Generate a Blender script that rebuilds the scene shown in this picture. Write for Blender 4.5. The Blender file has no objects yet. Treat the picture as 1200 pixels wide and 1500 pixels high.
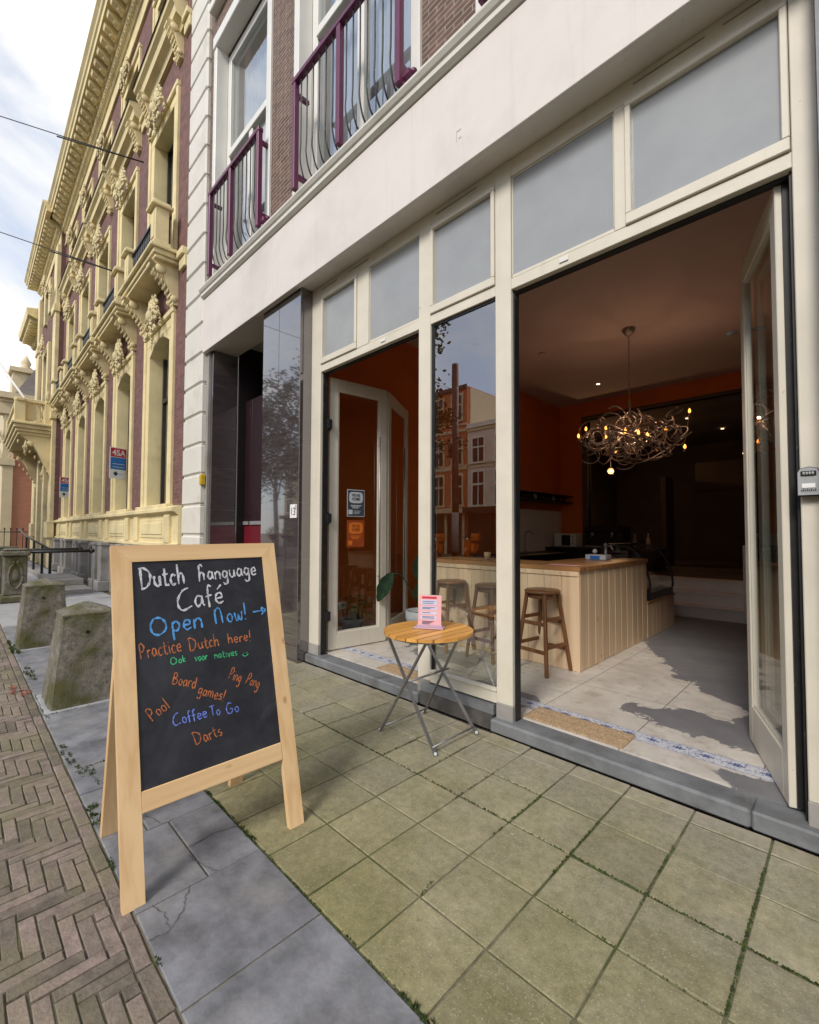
import bpy, math, random
from mathutils import Vector, Matrix
random.seed(7)
PI = math.pi; R = math.radians
sc = bpy.context.scene
COL = sc.collection
# ---------------------------------------------------------------- camera
CAM = (0.0, 0.0, 1.357)
yaw, pitch, roll = 0.77304, 0.034327, 0.0027707
fw = Vector((-math.sin(yaw)*math.cos(pitch), math.cos(yaw)*math.cos(pitch), math.sin(pitch)))
rt = Vector((math.cos(yaw), math.sin(yaw), 0)); up = rt.cross(fw)
r2 = rt*math.cos(roll) + up*math.sin(roll); u2 = -rt*math.sin(roll) + up*math.cos(roll)
cd = bpy.data.cameras.new('camera'); cam = bpy.data.objects.new('camera', cd); COL.objects.link(cam)
m = Matrix((r2, u2, -fw)).transposed().to_4x4(); m.translation = Vector(CAM); cam.matrix_world = m
cd.sensor_fit = 'VERTICAL'; cd.sensor_height = 24.0; cd.lens = 657.53/1500*24.0
cd.shift_x = -11.2/1500; cd.shift_y = 6.6/1500
cd.clip_start = 0.02; cd.clip_end = 3000
sc.camera = cam
# ---------------------------------------------------------------- world, sun, exposure
SUN = Vector((0.20, -0.80, 0.66)).normalized()
el = math.asin(SUN.z); az = math.atan2(SUN.x, SUN.y)
w = bpy.data.worlds.new('World'); sc.world = w; w.use_nodes = True
nt = w.node_tree; nt.nodes.clear()
def N(nt, t, **k):
    n = nt.nodes.new(t)
    for a, b in k.items(): setattr(n, a, b)
    return n
out = N(nt, 'ShaderNodeOutputWorld'); bg = N(nt, 'ShaderNodeBackground')
sky = N(nt, 'ShaderNodeTexSky', sky_type='NISHITA', sun_disc=False)
sky.sun_elevation = el; sky.sun_rotation = az; sky.air_density = 1.0; sky.dust_density = 1.2; sky.ozone_density = 1.4
tc = N(nt, 'ShaderNodeTexCoord')
mp = N(nt, 'ShaderNodeMapping'); mp.inputs['Scale'].default_value = (1.0, 1.0, 1.9); mp.inputs['Location'].default_value = (0.3, 1.7, 0.55)
ns = N(nt, 'ShaderNodeTexNoise'); ns.inputs['Scale'].default_value = 2.1; ns.inputs['Detail'].default_value = 9; ns.inputs['Roughness'].default_value = 0.56; ns.inputs['Distortion'].default_value = 0.5
rp = N(nt, 'ShaderNodeValToRGB'); rp.color_ramp.elements[0].position = 0.36; rp.color_ramp.elements[1].position = 0.60
# more cloud towards the west end of the street, clearer over the houses opposite
sep = N(nt, 'ShaderNodeSeparateXYZ')
ma = N(nt, 'ShaderNodeMath', operation='MULTIPLY_ADD'); ma.inputs[1].default_value = 0.16; ma.inputs[2].default_value = 0.02
ad = N(nt, 'ShaderNodeMath', operation='ADD')
mx = N(nt, 'ShaderNodeMixRGB'); mx.inputs['Color2'].default_value = (7.4, 7.1, 6.6, 1)
L = nt.links.new
L(tc.outputs['Generated'], mp.inputs['Vector']); L(mp.outputs[0], ns.inputs['Vector'])
L(tc.outputs['Generated'], sep.inputs[0]); L(sep.outputs['Y'], ma.inputs[0]); L(ns.outputs['Fac'], ad.inputs[0]); L(ma.outputs[0], ad.inputs[1])
L(ad.outputs[0], rp.inputs['Fac']); hz = N(nt, 'ShaderNodeMixRGB'); hz.inputs['Fac'].default_value = 0.42; hz.inputs['Color2'].default_value = (5.6, 6.2, 7.3, 1); L(sky.outputs[0], hz.inputs['Color1']); L(hz.outputs[0], mx.inputs['Color1']); L(rp.outputs['Color'], mx.inputs['Fac'])
L(mx.outputs[0], bg.inputs['Color']); bg.inputs['Strength'].default_value = 0.10; L(bg.outputs[0], out.inputs['Surface'])
sd = bpy.data.lights.new('sun', 'SUN'); sd.energy = 1.6; sd.angle = R(16); sd.color = (1.0, 0.93, 0.84)
so = bpy.data.objects.new('sun', sd); COL.objects.link(so); so.rotation_euler = SUN.to_track_quat('Z', 'Y').to_euler(); so.location = (6, -8, 20)
sc.view_settings.view_transform = 'Standard'; sc.view_settings.look = 'None'; sc.view_settings.gamma = 1; sc.view_settings.use_curve_mapping = False
sc.view_settings.exposure = 0.82
cy = sc.cycles
cy.use_denoising = True; cy.max_bounces = 10; cy.diffuse_bounces = 6; cy.glossy_bounces = 4; cy.transmission_bounces = 6; cy.transparent_max_bounces = 16
cy.sample_clamp_indirect = 6; cy.caustics_reflective = False; cy.caustics_refractive = False
# ---------------------------------------------------------------- materials
MATS = {}
def mat(name, col,  rough=0.6, var=0.12, scale=6.0, col2=None, spec=0.4, bump=0.0, bscale=60.0, metal=0.0, stretch=(1,1,1), island=0.0, coat=0.0, detail=6, dirt=None, dirtscale=1.5, dirtthr=(0.55,0.75), drip=None, chips=None):
    """principled with two scales of noise in the colour, optional bump, per-piece variation and stains"""
    m = bpy.data.materials.new(name); m.use_nodes = True; t = m.node_tree; b = t.nodes['Principled BSDF']
    g = N(t, 'ShaderNodeTexCoord'); mp = N(t, 'ShaderNodeMapping'); mp.inputs['Scale'].default_value = stretch
    t.links.new(g.outputs['Object'], mp.inputs['Vector'])
    n = N(t, 'ShaderNodeTexNoise'); n.inputs['Scale'].default_value = scale; n.inputs['Detail'].default_value = detail; n.inputs['Roughness'].default_value = 0.6
    t.links.new(mp.outputs[0], n.inputs['Vector'])
    r = N(t, 'ShaderNodeValToRGB'); r.color_ramp.elements[0].position = 0.3; r.color_ramp.elements[1].position = 0.7
    c2 = col2 or tuple(c*(1-var*1.6) for c in col); c1 = tuple(min(1, c*(1+var*0.4)) for c in col)
    r.color_ramp.elements[0].color = (*c2, 1); r.color_ramp.elements[1].color = (*c1, 1)
    t.links.new(n.outputs['Fac'], r.inputs['Fac']); last = r.outputs['Color']
    if island:
        gm = N(t, 'ShaderNodeNewGeometry'); hv = N(t, 'ShaderNodeHueSaturation')
        ml = N(t, 'ShaderNodeMath', operation='MULTIPLY_ADD'); ml.inputs[1].default_value = island; ml.inputs[2].default_value = 1-island/2
        t.links.new(gm.outputs['Random Per Island'], ml.inputs[0]); t.links.new(ml.outputs[0], hv.inputs['Value'])
        ml2 = N(t, 'ShaderNodeMath', operation='MULTIPLY_ADD'); ml2.inputs[1].default_value = -island*0.06; ml2.inputs[2].default_value = 0.5+island*0.03
        t.links.new(gm.outputs['Random Per Island'], ml2.inputs[0]); t.links.new(ml2.outputs[0], hv.inputs['Hue'])
        t.links.new(last, hv.inputs['Color']); last = hv.outputs['Color']
    if dirt:
        n2 = N(t, 'ShaderNodeTexNoise'); n2.inputs['Scale'].default_value = dirtscale; n2.inputs['Detail'].default_value = 8; n2.inputs['Roughness'].default_value = 0.65
        t.links.new(g.outputs['Object'], n2.inputs['Vector'])
        r2_ = N(t, 'ShaderNodeValToRGB'); r2_.color_ramp.elements[0].position = dirtthr[0]; r2_.color_ramp.elements[1].position = dirtthr[1]
        x = N(t, 'ShaderNodeMixRGB'); x.inputs['Color2'].default_value = (*dirt, 1)
        t.links.new(n2.outputs['Fac'], r2_.inputs['Fac']); t.links.new(r2_.outputs['Color'], x.inputs['Fac']); t.links.new(last, x.inputs['Color1']); last = x.outputs[0]
    if chips:                                                # small flakes and knocks in the paint
        n5 = N(t, 'ShaderNodeTexNoise'); n5.inputs['Scale'].default_value = 17; n5.inputs['Detail'].default_value = 4; n5.inputs['Roughness'].default_value = 0.7; t.links.new(g.outputs['Object'], n5.inputs['Vector'])
        r5 = N(t, 'ShaderNodeValToRGB'); r5.color_ramp.elements[0].position = 0.715; r5.color_ramp.elements[1].position = 0.74; t.links.new(n5.outputs['Fac'], r5.inputs['Fac'])
        x5 = N(t, 'ShaderNodeMixRGB'); x5.inputs['Color2'].default_value = (*chips, 1); t.links.new(r5.outputs['Color'], x5.inputs['Fac']); t.links.new(last, x5.inputs['Color1']); last = x5.outputs[0]
    if drip:                                                  # thin runs of dirt down the face, and hairline grime
        md = N(t, 'ShaderNodeMapping'); md.inputs['Scale'].default_value = (7,7,0.35); t.links.new(g.outputs['Object'], md.inputs['Vector'])
        n4 = N(t, 'ShaderNodeTexNoise'); n4.inputs['Scale'].default_value = 1.7; n4.inputs['Detail'].default_value = 7; n4.inputs['Roughness'].default_value = 0.7; t.links.new(md.outputs[0], n4.inputs['Vector'])
        r4 = N(t, 'ShaderNodeValToRGB'); r4.color_ramp.elements[0].position = 0.56; r4.color_ramp.elements[1].position = 1.0; t.links.new(n4.outputs['Fac'], r4.inputs['Fac'])
        x4 = N(t, 'ShaderNodeMixRGB'); x4.inputs['Color2'].default_value = (*drip, 1); t.links.new(r4.outputs['Color'], x4.inputs['Fac']); t.links.new(last, x4.inputs['Color1']); last = x4.outputs[0]
    t.links.new(last, b.inputs['Base Color'])
    b.inputs['Roughness'].default_value = rough; b.inputs['Specular IOR Level'].default_value = spec; b.inputs['Metallic'].default_value = metal
    if coat: b.inputs['Coat Weight'].default_value = coat
    if bump:
        n3 = N(t, 'ShaderNodeTexNoise'); n3.inputs['Scale'].default_value = bscale; n3.inputs['Detail'].default_value = 5
        t.links.new(mp.outputs[0], n3.inputs['Vector'])
        bp = N(t, 'ShaderNodeBump'); bp.inputs['Strength'].default_value = bump; bp.inputs['Distance'].default_value = 0.01
        t.links.new(n3.outputs['Fac'], bp.inputs['Height']); t.links.new(bp.outputs[0], b.inputs['Normal'])
    MATS[name] = m
    return m
def brick(name, c1, c2, mortar, bw=0.21, bh=0.062, ms=0.008, axes='xz', rough=0.85, var=0.5, dirt=(0.1,0.08,0.07)):
    m = bpy.data.materials.new(name); m.use_nodes = True; t = m.node_tree; b = t.nodes['Principled BSDF']
    g = N(t, 'ShaderNodeNewGeometry'); s = N(t, 'ShaderNodeSeparateXYZ'); c = N(t, 'ShaderNodeCombineXYZ')
    t.links.new(g.outputs['Position'], s.inputs[0])
    # a brick course that works on walls along x and along y alike: the run is x + y
    a = N(t, 'ShaderNodeMath', operation='ADD'); t.links.new(s.outputs['X'], a.inputs[0]); t.links.new(s.outputs['Y'], a.inputs[1])
    t.links.new(a.outputs[0], c.inputs['X']); t.links.new(s.outputs['Z'], c.inputs['Y'])
    k = N(t, 'ShaderNodeTexBrick'); k.offset = 0.5
    k.inputs['Scale'].default_value = 1; k.inputs['Brick Width'].default_value = bw; k.inputs['Row Height'].default_value = bh
    k.inputs['Mortar Size'].default_value = ms; k.inputs['Mortar Smooth'].default_value = 0.15; k.inputs['Bias'].default_value = 0.0
    k.inputs['Color1'].default_value = (*c1, 1); k.inputs['Color2'].default_value = (*c2, 1); k.inputs['Mortar'].default_value = (*mortar, 1)
    t.links.new(c.outputs[0], k.inputs['Vector'])
    n = N(t, 'ShaderNodeTexNoise'); n.inputs['Scale'].default_value = 9; n.inputs['Detail'].default_value = 8; t.links.new(g.outputs['Position'], n.inputs['Vector'])
    x = N(t, 'ShaderNodeMixRGB', blend_type='MULTIPLY'); x.inputs['Fac'].default_value = var
    rr = N(t, 'ShaderNodeValToRGB'); rr.color_ramp.elements[0].color = (0.45,0.42,0.42,1); rr.color_ramp.elements[1].color = (1.25,1.2,1.2,1); rr.color_ramp.elements[0].position=.3; rr.color_ramp.elements[1].position=.7
    t.links.new(n.outputs['Fac'], rr.inputs['Fac']); t.links.new(rr.outputs[0], x.inputs['Color2']); t.links.new(k.outputs['Color'], x.inputs['Color1'])
    t.links.new(x.outputs[0], b.inputs['Base Color']); b.inputs['Roughness'].default_value = rough
    bp = N(t, 'ShaderNodeBump'); bp.inputs['Strength'].default_value = 0.7; bp.inputs['Distance'].default_value = 0.008; bp.invert = True
    t.links.new(k.outputs['Fac'], bp.inputs['Height']); t.links.new(bp.outputs[0], b.inputs['Normal'])
    MATS[name] = m; return m
def glass(name, tint=(0.9,0.93,0.92), refl=0.09, rough=0.0, wob=0.0):
    m = bpy.data.materials.new(name); m.use_nodes = True; t = m.node_tree; t.nodes.clear()
    o = N(t, 'ShaderNodeOutputMaterial'); tr = N(t, 'ShaderNodeBsdfTransparent'); tr.inputs[0].default_value = (*tint, 1)
    gl = N(t, 'ShaderNodeBsdfGlossy'); gl.inputs['Roughness'].default_value = rough; gl.inputs['Color'].default_value = (1,1,1,1)
    f = N(t, 'ShaderNodeFresnel'); f.inputs['IOR'].default_value = 1.52
    a = N(t, 'ShaderNodeMath', operation='ADD'); a.inputs[1].default_value = refl; a.use_clamp = True
    mxs = N(t, 'ShaderNodeMixShader')
    ge = N(t, 'ShaderNodeNewGeometry'); iv = N(t, 'ShaderNodeMath', operation='SUBTRACT'); iv.inputs[0].default_value = 1; t.links.new(ge.outputs['Backfacing'], iv.inputs[1])
    mb_ = N(t, 'ShaderNodeMath', operation='MULTIPLY'); t.links.new(f.outputs[0], a.inputs[0]); t.links.new(a.outputs[0], mb_.inputs[0]); t.links.new(iv.outputs[0], mb_.inputs[1]); t.links.new(mb_.outputs[0], mxs.inputs[0]); t.links.new(tr.outputs[0], mxs.inputs[1]); t.links.new(gl.outputs[0], mxs.inputs[2])
    if wob:
        n = N(t, 'ShaderNodeTexNoise'); n.inputs['Scale'].default_value = 1.3; g = N(t, 'ShaderNodeNewGeometry'); t.links.new(g.outputs['Position'], n.inputs['Vector'])
        bp = N(t, 'ShaderNodeBump'); bp.inputs['Strength'].default_value = wob; bp.inputs['Distance'].default_value = 0.02
        t.links.new(n.outputs['Fac'], bp.inputs['Height']); t.links.new(bp.outputs[0], gl.inputs['Normal'])
    t.links.new(mxs.outputs[0], o.inputs[0]); MATS[name] = m; return m
def emis(name, col, s):
    m = bpy.data.materials.new(name); m.use_nodes = True; b = m.node_tree.nodes['Principled BSDF']
    b.inputs['Base Color'].default_value = (*col, 1); b.inputs['Emission Color'].default_value = (*col, 1); b.inputs['Emission Strength'].default_value = s
    MATS[name] = m; return m

mat('cream_paint', (0.68,0.635,0.535), 0.42, 0.07, 3.0, bump=0.06, bscale=40, dirt=(0.36,0.31,0.22), dirtscale=2.2, dirtthr=(0.66,0.86), drip=(0.50,0.45,0.35), chips=(0.42,0.37,0.28))
mat('fascia_paint', (0.70,0.655,0.62), 0.6, 0.05, 1.3, bump=0.10, bscale=18, dirt=(0.53,0.49,0.465), dirtscale=0.9, dirtthr=(0.50,0.80), drip=(0.52,0.47,0.44), chips=(0.60,0.55,0.51))
mat('quoin_paint', (0.68,0.66,0.60), 0.6, 0.06, 1.6, bump=0.10, bscale=30, dirt=(0.45,0.43,0.36), dirtscale=1.2, dirtthr=(0.56,0.82), drip=(0.48,0.46,0.40), chips=(0.45,0.43,0.38))
mat('white_paint', (0.74,0.73,0.69), 0.4, 0.05, 3.0, dirt=(0.5,0.47,0.4), dirtscale=3, dirtthr=(0.66,0.9))
mat('yellow_stucco', (0.77,0.655,0.375), 0.75, 0.10, 1.7, bump=0.12, bscale=30, dirt=(0.44,0.37,0.22), dirtscale=1.4, dirtthr=(0.50,0.78), drip=(0.42,0.36,0.23))
mat('yellow_carving', (0.72,0.62,0.37), 0.8, 0.22, 7.0, bump=0.35, bscale=34, dirt=(0.45,0.38,0.22), dirtscale=3.5, dirtthr=(0.5,0.75))
mat('grey_stone', (0.33,0.315,0.30), 0.85, 0.18, 4.0, bump=0.3, bscale=40, dirt=(0.16,0.15,0.12), dirtscale=1.6, dirtthr=(0.5,0.75))
mat('bollard_stone', (0.24,0.222,0.185), 0.92, 0.40, 26.0, bump=0.7, bscale=150, dirt=(0.085,0.085,0.030), dirtscale=3.2, dirtthr=(0.47,0.60), detail=12, drip=(0.10,0.085,0.055))
mat('door_sill_stone', (0.185,0.195,0.205), 0.6, 0.2, 7.0, bump=0.2, bscale=50, dirt=(0.09,0.09,0.085), dirtscale=4, dirtthr=(0.5,0.75))
mat('plum_paint', (0.135,0.028,0.075), 0.35, 0.12, 8)
mat('black_iron', (0.022,0.022,0.025), 0.45, 0.2, 10)
mat('dark_wood', (0.03,0.024,0.02), 0.4, 0.25, 6)
mat('black_rubber', (0.018,0.017,0.017), 0.5, 0.3, 14, dirt=(0.13,0.09,0.06), dirtscale=9, dirtthr=(0.62,0.72))
mat('orange_wall', (0.66,0.165,0.022), 0.75, 0.08, 1.5)
mat('red_wall', (0.25,0.04,0.018), 0.75, 0.1, 1.5)
mat('ceiling_plaster', (0.60,0.47,0.41), 0.85, 0.06, 1.2)
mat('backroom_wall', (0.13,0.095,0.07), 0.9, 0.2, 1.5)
mat('door_dark', (0.022,0.007,0.010), 0.4, 0.2, 3)
mat('grimy_stone', (0.085,0.078,0.072), 0.85, 0.25, 9, bump=0.3, bscale=60, dirt=(0.15,0.14,0.13), dirtscale=4, dirtthr=(0.5,0.7))
mat('door_red', (0.15,0.010,0.020), 0.35, 0.15, 3)
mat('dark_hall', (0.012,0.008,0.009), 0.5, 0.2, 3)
mat('steel', (0.36,0.36,0.37), 0.48, 0.1, 20, metal=0.9)
mat('aluminium', (0.55,0.55,0.56), 0.4, 0.08, 20, metal=0.7)
mat('grey_plastic', (0.36,0.37,0.38), 0.4, 0.06, 20)
mat('black_plastic', (0.015,0.015,0.017), 0.35, 0.1, 20)
mat('curtain', (0.62,0.62,0.60), 0.9, 0.1, 3, stretch=(14,14,0.6))
mat('blind', (0.74,0.71,0.60), 0.9, 0.05, 3)
mat('leaf_dark', (0.012,0.034,0.015), 0.35, 0.4, 14, spec=0.25, bump=0.2, bscale=30)
mat('leaf_mid', (0.08,0.20,0.045), 0.4, 0.3, 9, spec=0.5)
mat('tree_leaf', (0.075,0.115,0.03), 0.5, 0.35, 3, island=0.7)
mat('bark', (0.10,0.08,0.06), 0.9, 0.3, 8, bump=0.4)
mat('soil', (0.03,0.022,0.016), 0.95, 0.3, 30)
mat('pot_grey', (0.30,0.32,0.33), 0.6, 0.12, 7)
mat('moss', (0.06,0.095,0.02), 0.95, 0.4, 30, island=0.6)
mat('white_card', (0.78,0.78,0.76), 0.6, 0.03, 5)
mat('sign_red', (0.55,0.02,0.05), 0.5, 0.05, 5)
mat('sign_blue', (0.02,0.16,0.50), 0.5, 0.05, 5)
mat('navy_ink', (0.02,0.03,0.12), 0.5, 0.05, 5)
mat('slate_print', (0.045,0.06,0.085), 0.5, 0.08, 9)
mat('pale_print', (0.50,0.53,0.56), 0.5, 0.05, 9)
mat('orange_print', (0.62,0.17,0.02), 0.5, 0.08, 9)
mat('rust_print', (0.30,0.055,0.012), 0.5, 0.08, 9)
mat('pink_print', (0.72,0.36,0.30), 0.5, 0.2, 9, col2=(0.62,0.35,0.44))
mat('lilac_print', (0.55,0.55,0.70), 0.5, 0.06, 9)
mat('yellow_box', (0.65,0.42,0.02), 0.5, 0.08, 9)
mat('vase_plastic', (0.5,0.33,0.4), 0.6, 0.06, 9)
mat('pink_brick_far', (0.43,0.20,0.125), 0.9, 0.1, 3, stretch=(1,1,3), island=0)
mat('slate_roof', (0.24,0.22,0.22), 0.7, 0.2, 3, stretch=(1,1,4))
mat('brown_chandelier', (0.42,0.36,0.31), 0.45, 0.25, 12, metal=0.8)
mat('coir', (0.50,0.36,0.215), 1.0, 0.4, 90, island=0.35, bump=0.6, bscale=220, dirt=(0.33,0.225,0.125), dirtscale=60, dirtthr=(0.45,0.6))
mat('cable', (0.03,0.03,0.03), 0.6, 0.1, 5)
mat('flag_white', (0.72,0.70,0.66), 0.5, 0.06, 5)
mat('scooter_orange', (0.75,0.16,0.01), 0.35, 0.08, 5)
mat('scooter_red', (0.55,0.03,0.05), 0.35, 0.08, 5)
mat('pole_rust', (0.10,0.04,0.025), 0.6, 0.3, 8, dirt=(0.25,0.22,0.2), dirtscale=3)
mat('pastel_plaster', (0.70,0.62,0.56), 0.8, 0.08, 2, dirt=(0.36,0.3,0.27), dirtscale=1)
mat('cream_wall', (0.62,0.53,0.36), 0.8, 0.08, 2)
mat('flower_yellow', (0.65,0.62,0.05), 0.5, 0.2, 20, island=0.4)
mat('flower_pink', (0.6,0.12,0.25), 0.5, 0.2, 20, island=0.4)
mat('leaf_litter', (0.42,0.10,0.05), 0.7, 0.3, 20, island=0.5)
mat('sand_joint', (0.20,0.175,0.125), 0.95, 0.35, 22, dirt=(0.055,0.075,0.018), dirtscale=1.6, dirtthr=(0.44,0.60))
mat('brick_joint', (0.105,0.092,0.072), 0.95, 0.3, 14, dirt=(0.10,0.10,0.035), dirtscale=3.0, dirtthr=(0.5,0.64))
mat('clinker', (0.215,0.175,0.148), 0.85, 0.25, 20, island=0.75, bump=0.45, bscale=90, dirt=(0.20,0.18,0.105), dirtscale=1.6, dirtthr=(0.46,0.70))
mat('street_far', (0.17,0.14,0.12), 0.9, 0.2, 8)
mat('hardstone', (0.215,0.220,0.243), 0.62, 0.34, 7, island=0.22, detail=11, bump=0.25, bscale=45, dirt=(0.25,0.245,0.235), dirtscale=2.6, dirtthr=(0.5,0.8))
mat('hardstone_pale', (0.36,0.365,0.385), 0.7, 0.12, 5, island=0.2, bump=0.2, bscale=45, dirt=(0.2,0.21,0.17), dirtscale=1.5)
mat('crack', (0.09,0.09,0.088), 0.95, 0.2, 20)
mat('old_glue', (0.55,0.49,0.41), 0.8, 0.1, 8)
mat('granite_line', (0.045,0.038,0.04), 0.4, 0.1, 5)
emis('bulb_glow', (1.0,0.33,0.05), 2.8); emis('spot_glow', (1.0,0.72,0.42), 3.0); emis('globe_glow', (1.0,0.55,0.18), 0.55)
brick('brick_brown', (0.175,0.105,0.078), (0.105,0.064,0.05), (0.33,0.29,0.24), bw=0.17, bh=0.046, ms=0.0045)
brick('brick_plum', (0.20,0.098,0.085), (0.145,0.072,0.064), (0.22,0.14,0.12), ms=0.005)
brick('brick_orange', (0.62,0.17,0.06), (0.52,0.13,0.045), (0.4,0.27,0.19), ms=0.006)
glass('pane_clear', refl=0.24, wob=0.02); glass('pane_door', tint=(0.9,0.92,0.91), refl=0.03); glass('pane_sky', tint=(0.85,0.88,0.9), refl=0.28, wob=0.03)
glass('pane_town', tint=(0.9,0.92,0.92), refl=0.14); glass('pane_dark', tint=(0.85,0.88,0.87), refl=0.06); glass('case_glass', refl=0.04)

def wood(name, c1, c2, axis, rough=0.5, knots=True, scale=1.0, island=0.12, spec=0.4):
    """grain that runs along one axis of the object"""
    m = bpy.data.materials.new(name); m.use_nodes = True; t = m.node_tree; b = t.nodes['Principled BSDF']
    g = N(t, 'ShaderNodeTexCoord'); mp = N(t, 'ShaderNodeMapping'); s = [22*scale]*3; s['xyz'.index(axis)] = 0.9*scale; mp.inputs['Scale'].default_value = s
    gm = N(t, 'ShaderNodeNewGeometry'); cm = N(t, 'ShaderNodeCombineXYZ'); ml = N(t, 'ShaderNodeMath', operation='MULTIPLY'); ml.inputs[1].default_value = 37
    t.links.new(gm.outputs['Random Per Island'], ml.inputs[0])
    for i in 'XYZ': t.links.new(ml.outputs[0], cm.inputs[i])
    va = N(t, 'ShaderNodeVectorMath', operation='ADD'); t.links.new(g.outputs['Object'], va.inputs[0]); t.links.new(cm.outputs[0], va.inputs[1]); t.links.new(va.outputs[0], mp.inputs['Vector'])
    n = N(t, 'ShaderNodeTexNoise'); n.inputs['Scale'].default_value = 1.0; n.inputs['Detail'].default_value = 5; n.inputs['Distortion'].default_value = 0.35
    t.links.new(mp.outputs[0], n.inputs['Vector'])
    r = N(t, 'ShaderNodeValToRGB'); r.color_ramp.elements[0].position = 0.32; r.color_ramp.elements[1].position = 0.62
    r.color_ramp.elements[0].color = (*c2, 1); r.color_ramp.elements[1].color = (*c1, 1); t.links.new(n.outputs['Fac'], r.inputs['Fac'])
    last = r.outputs[0]
    hv = N(t, 'ShaderNodeHueSaturation'); m2 = N(t, 'ShaderNodeMath', operation='MULTIPLY_ADD'); m2.inputs[1].default_value = island*2; m2.inputs[2].default_value = 1-island
    t.links.new(gm.outputs['Random Per Island'], m2.inputs[0]); t.links.new(m2.outputs[0], hv.inputs['Value']); t.links.new(last, hv.inputs['Color']); last = hv.outputs[0]
    if knots:
        v = N(t, 'ShaderNodeTexVoronoi'); mk = N(t, 'ShaderNodeMapping'); k = [9*scale]*3; k['xyz'.index(axis)] = 4.2*scale; mk.inputs['Scale'].default_value = k
        t.links.new(va.outputs[0], mk.inputs['Vector']); t.links.new(mk.outputs[0], v.inputs['Vector']); v.inputs['Scale'].default_value = 1
        rk = N(t, 'ShaderNodeValToRGB'); rk.color_ramp.elements[0].position = 0.05; rk.color_ramp.elements[1].position = 0.11; rk.color_ramp.elements[0].color = (1,1,1,1); rk.color_ramp.elements[1].color = (0,0,0,1)
        x = N(t, 'ShaderNodeMixRGB'); x.inputs['Color2'].default_value = (c2[0]*0.5, c2[1]*0.4, c2[2]*0.35, 1)
        mm = N(t, 'ShaderNodeMath', operation='MULTIPLY'); mm.inputs[1].default_value = 0.75
        t.links.new(v.outputs['Distance'], rk.inputs['Fac']); t.links.new(rk.outputs[0], mm.inputs[0]); t.links.new(mm.outputs[0], x.inputs['Fac']); t.links.new(last, x.inputs['Color1']); last = x.outputs[0]
    t.links.new(last, b.inputs['Base Color']); b.inputs['Roughness'].default_value = rough; b.inputs['Specular IOR Level'].default_value = spec
    bp = N(t, 'ShaderNodeBump'); bp.inputs['Strength'].default_value = 0.12; bp.inputs['Distance'].default_value = 0.004
    t.links.new(n.outputs['Fac'], bp.inputs['Height']); t.links.new(bp.outputs[0], b.inputs['Normal'])
    MATS[name] = m; return m
wood('pine_z', (0.72,0.50,0.275), (0.60,0.38,0.185), 'z', scale=0.9); wood('pine_y', (0.72,0.50,0.275), (0.60,0.38,0.185), 'y', scale=0.9)
wood('counter_boards', (0.68,0.51,0.335), (0.59,0.41,0.245), 'z', scale=0.8, island=0.10)
wood('counter_top', (0.36,0.18,0.07), (0.25,0.115,0.042), 'x', rough=0.3)
wood('stool_wood', (0.20,0.085,0.032), (0.125,0.05,0.02), 'z', rough=0.4, knots=False, scale=1.6)
wood('acacia', (0.66,0.34,0.09), (0.50,0.225,0.05), 'y', rough=0.4, knots=False, scale=1.4, island=0.10)
wood('cocoa_mat', (0.42,0.28,0.155), (0.24,0.145,0.075), 'x', rough=0.95, knots=False, scale=4)
def link(t, a, b): t.links.new(a, b)
def ramp(t, src, p0, p1, c0=(0,0,0), c1=(1,1,1)):
    r = N(t, 'ShaderNodeValToRGB'); r.color_ramp.elements[0].position = p0; r.color_ramp.elements[1].position = p1
    r.color_ramp.elements[0].color = (*c0, 1); r.color_ramp.elements[1].color = (*c1, 1); t.links.new(src, r.inputs['Fac']); return r.outputs[0]
def noise(t, vec, scale, detail=6, rough=0.6, dist=0.0):
    n = N(t, 'ShaderNodeTexNoise'); n.inputs['Scale'].default_value = scale; n.inputs['Detail'].default_value = detail; n.inputs['Roughness'].default_value = rough; n.inputs['Distortion'].default_value = dist
    t.links.new(vec, n.inputs['Vector']); return n.outputs['Fac']
def mixc(t, fac, a, b, blend='MIX'):
    x = N(t, 'ShaderNodeMixRGB', blend_type=blend)
    for s, v in (('Fac', fac), ('Color1', a), ('Color2', b)):
        if isinstance(v, (int, float)): x.inputs[s].default_value = v
        elif isinstance(v, tuple): x.inputs[s].default_value = (*v, 1)
        else: t.links.new(v, x.inputs[s])
    return x.outputs[0]
def math_(t, op, a, b=None, c=None, clamp=False):
    n = N(t, 'ShaderNodeMath', operation=op); n.use_clamp = clamp
    for i, v in enumerate((a, b, c)):
        if v is None: continue
        if isinstance(v, (int, float)): n.inputs[i].default_value = v
        else: t.links.new(v, n.inputs[i])
    return n.outputs[0]
def newmat(name):
    m = bpy.data.materials.new(name); m.use_nodes = True; MATS[name] = m
    return m.node_tree, m.node_tree.nodes['Principled BSDF']
def bumpn(t, b, h, s, d=0.01):
    bp = N(t, 'ShaderNodeBump'); bp.inputs['Strength'].default_value = s; bp.inputs['Distance'].default_value = d
    t.links.new(h, bp.inputs['Height']); t.links.new(bp.outputs[0], b.inputs['Normal'])
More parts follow.
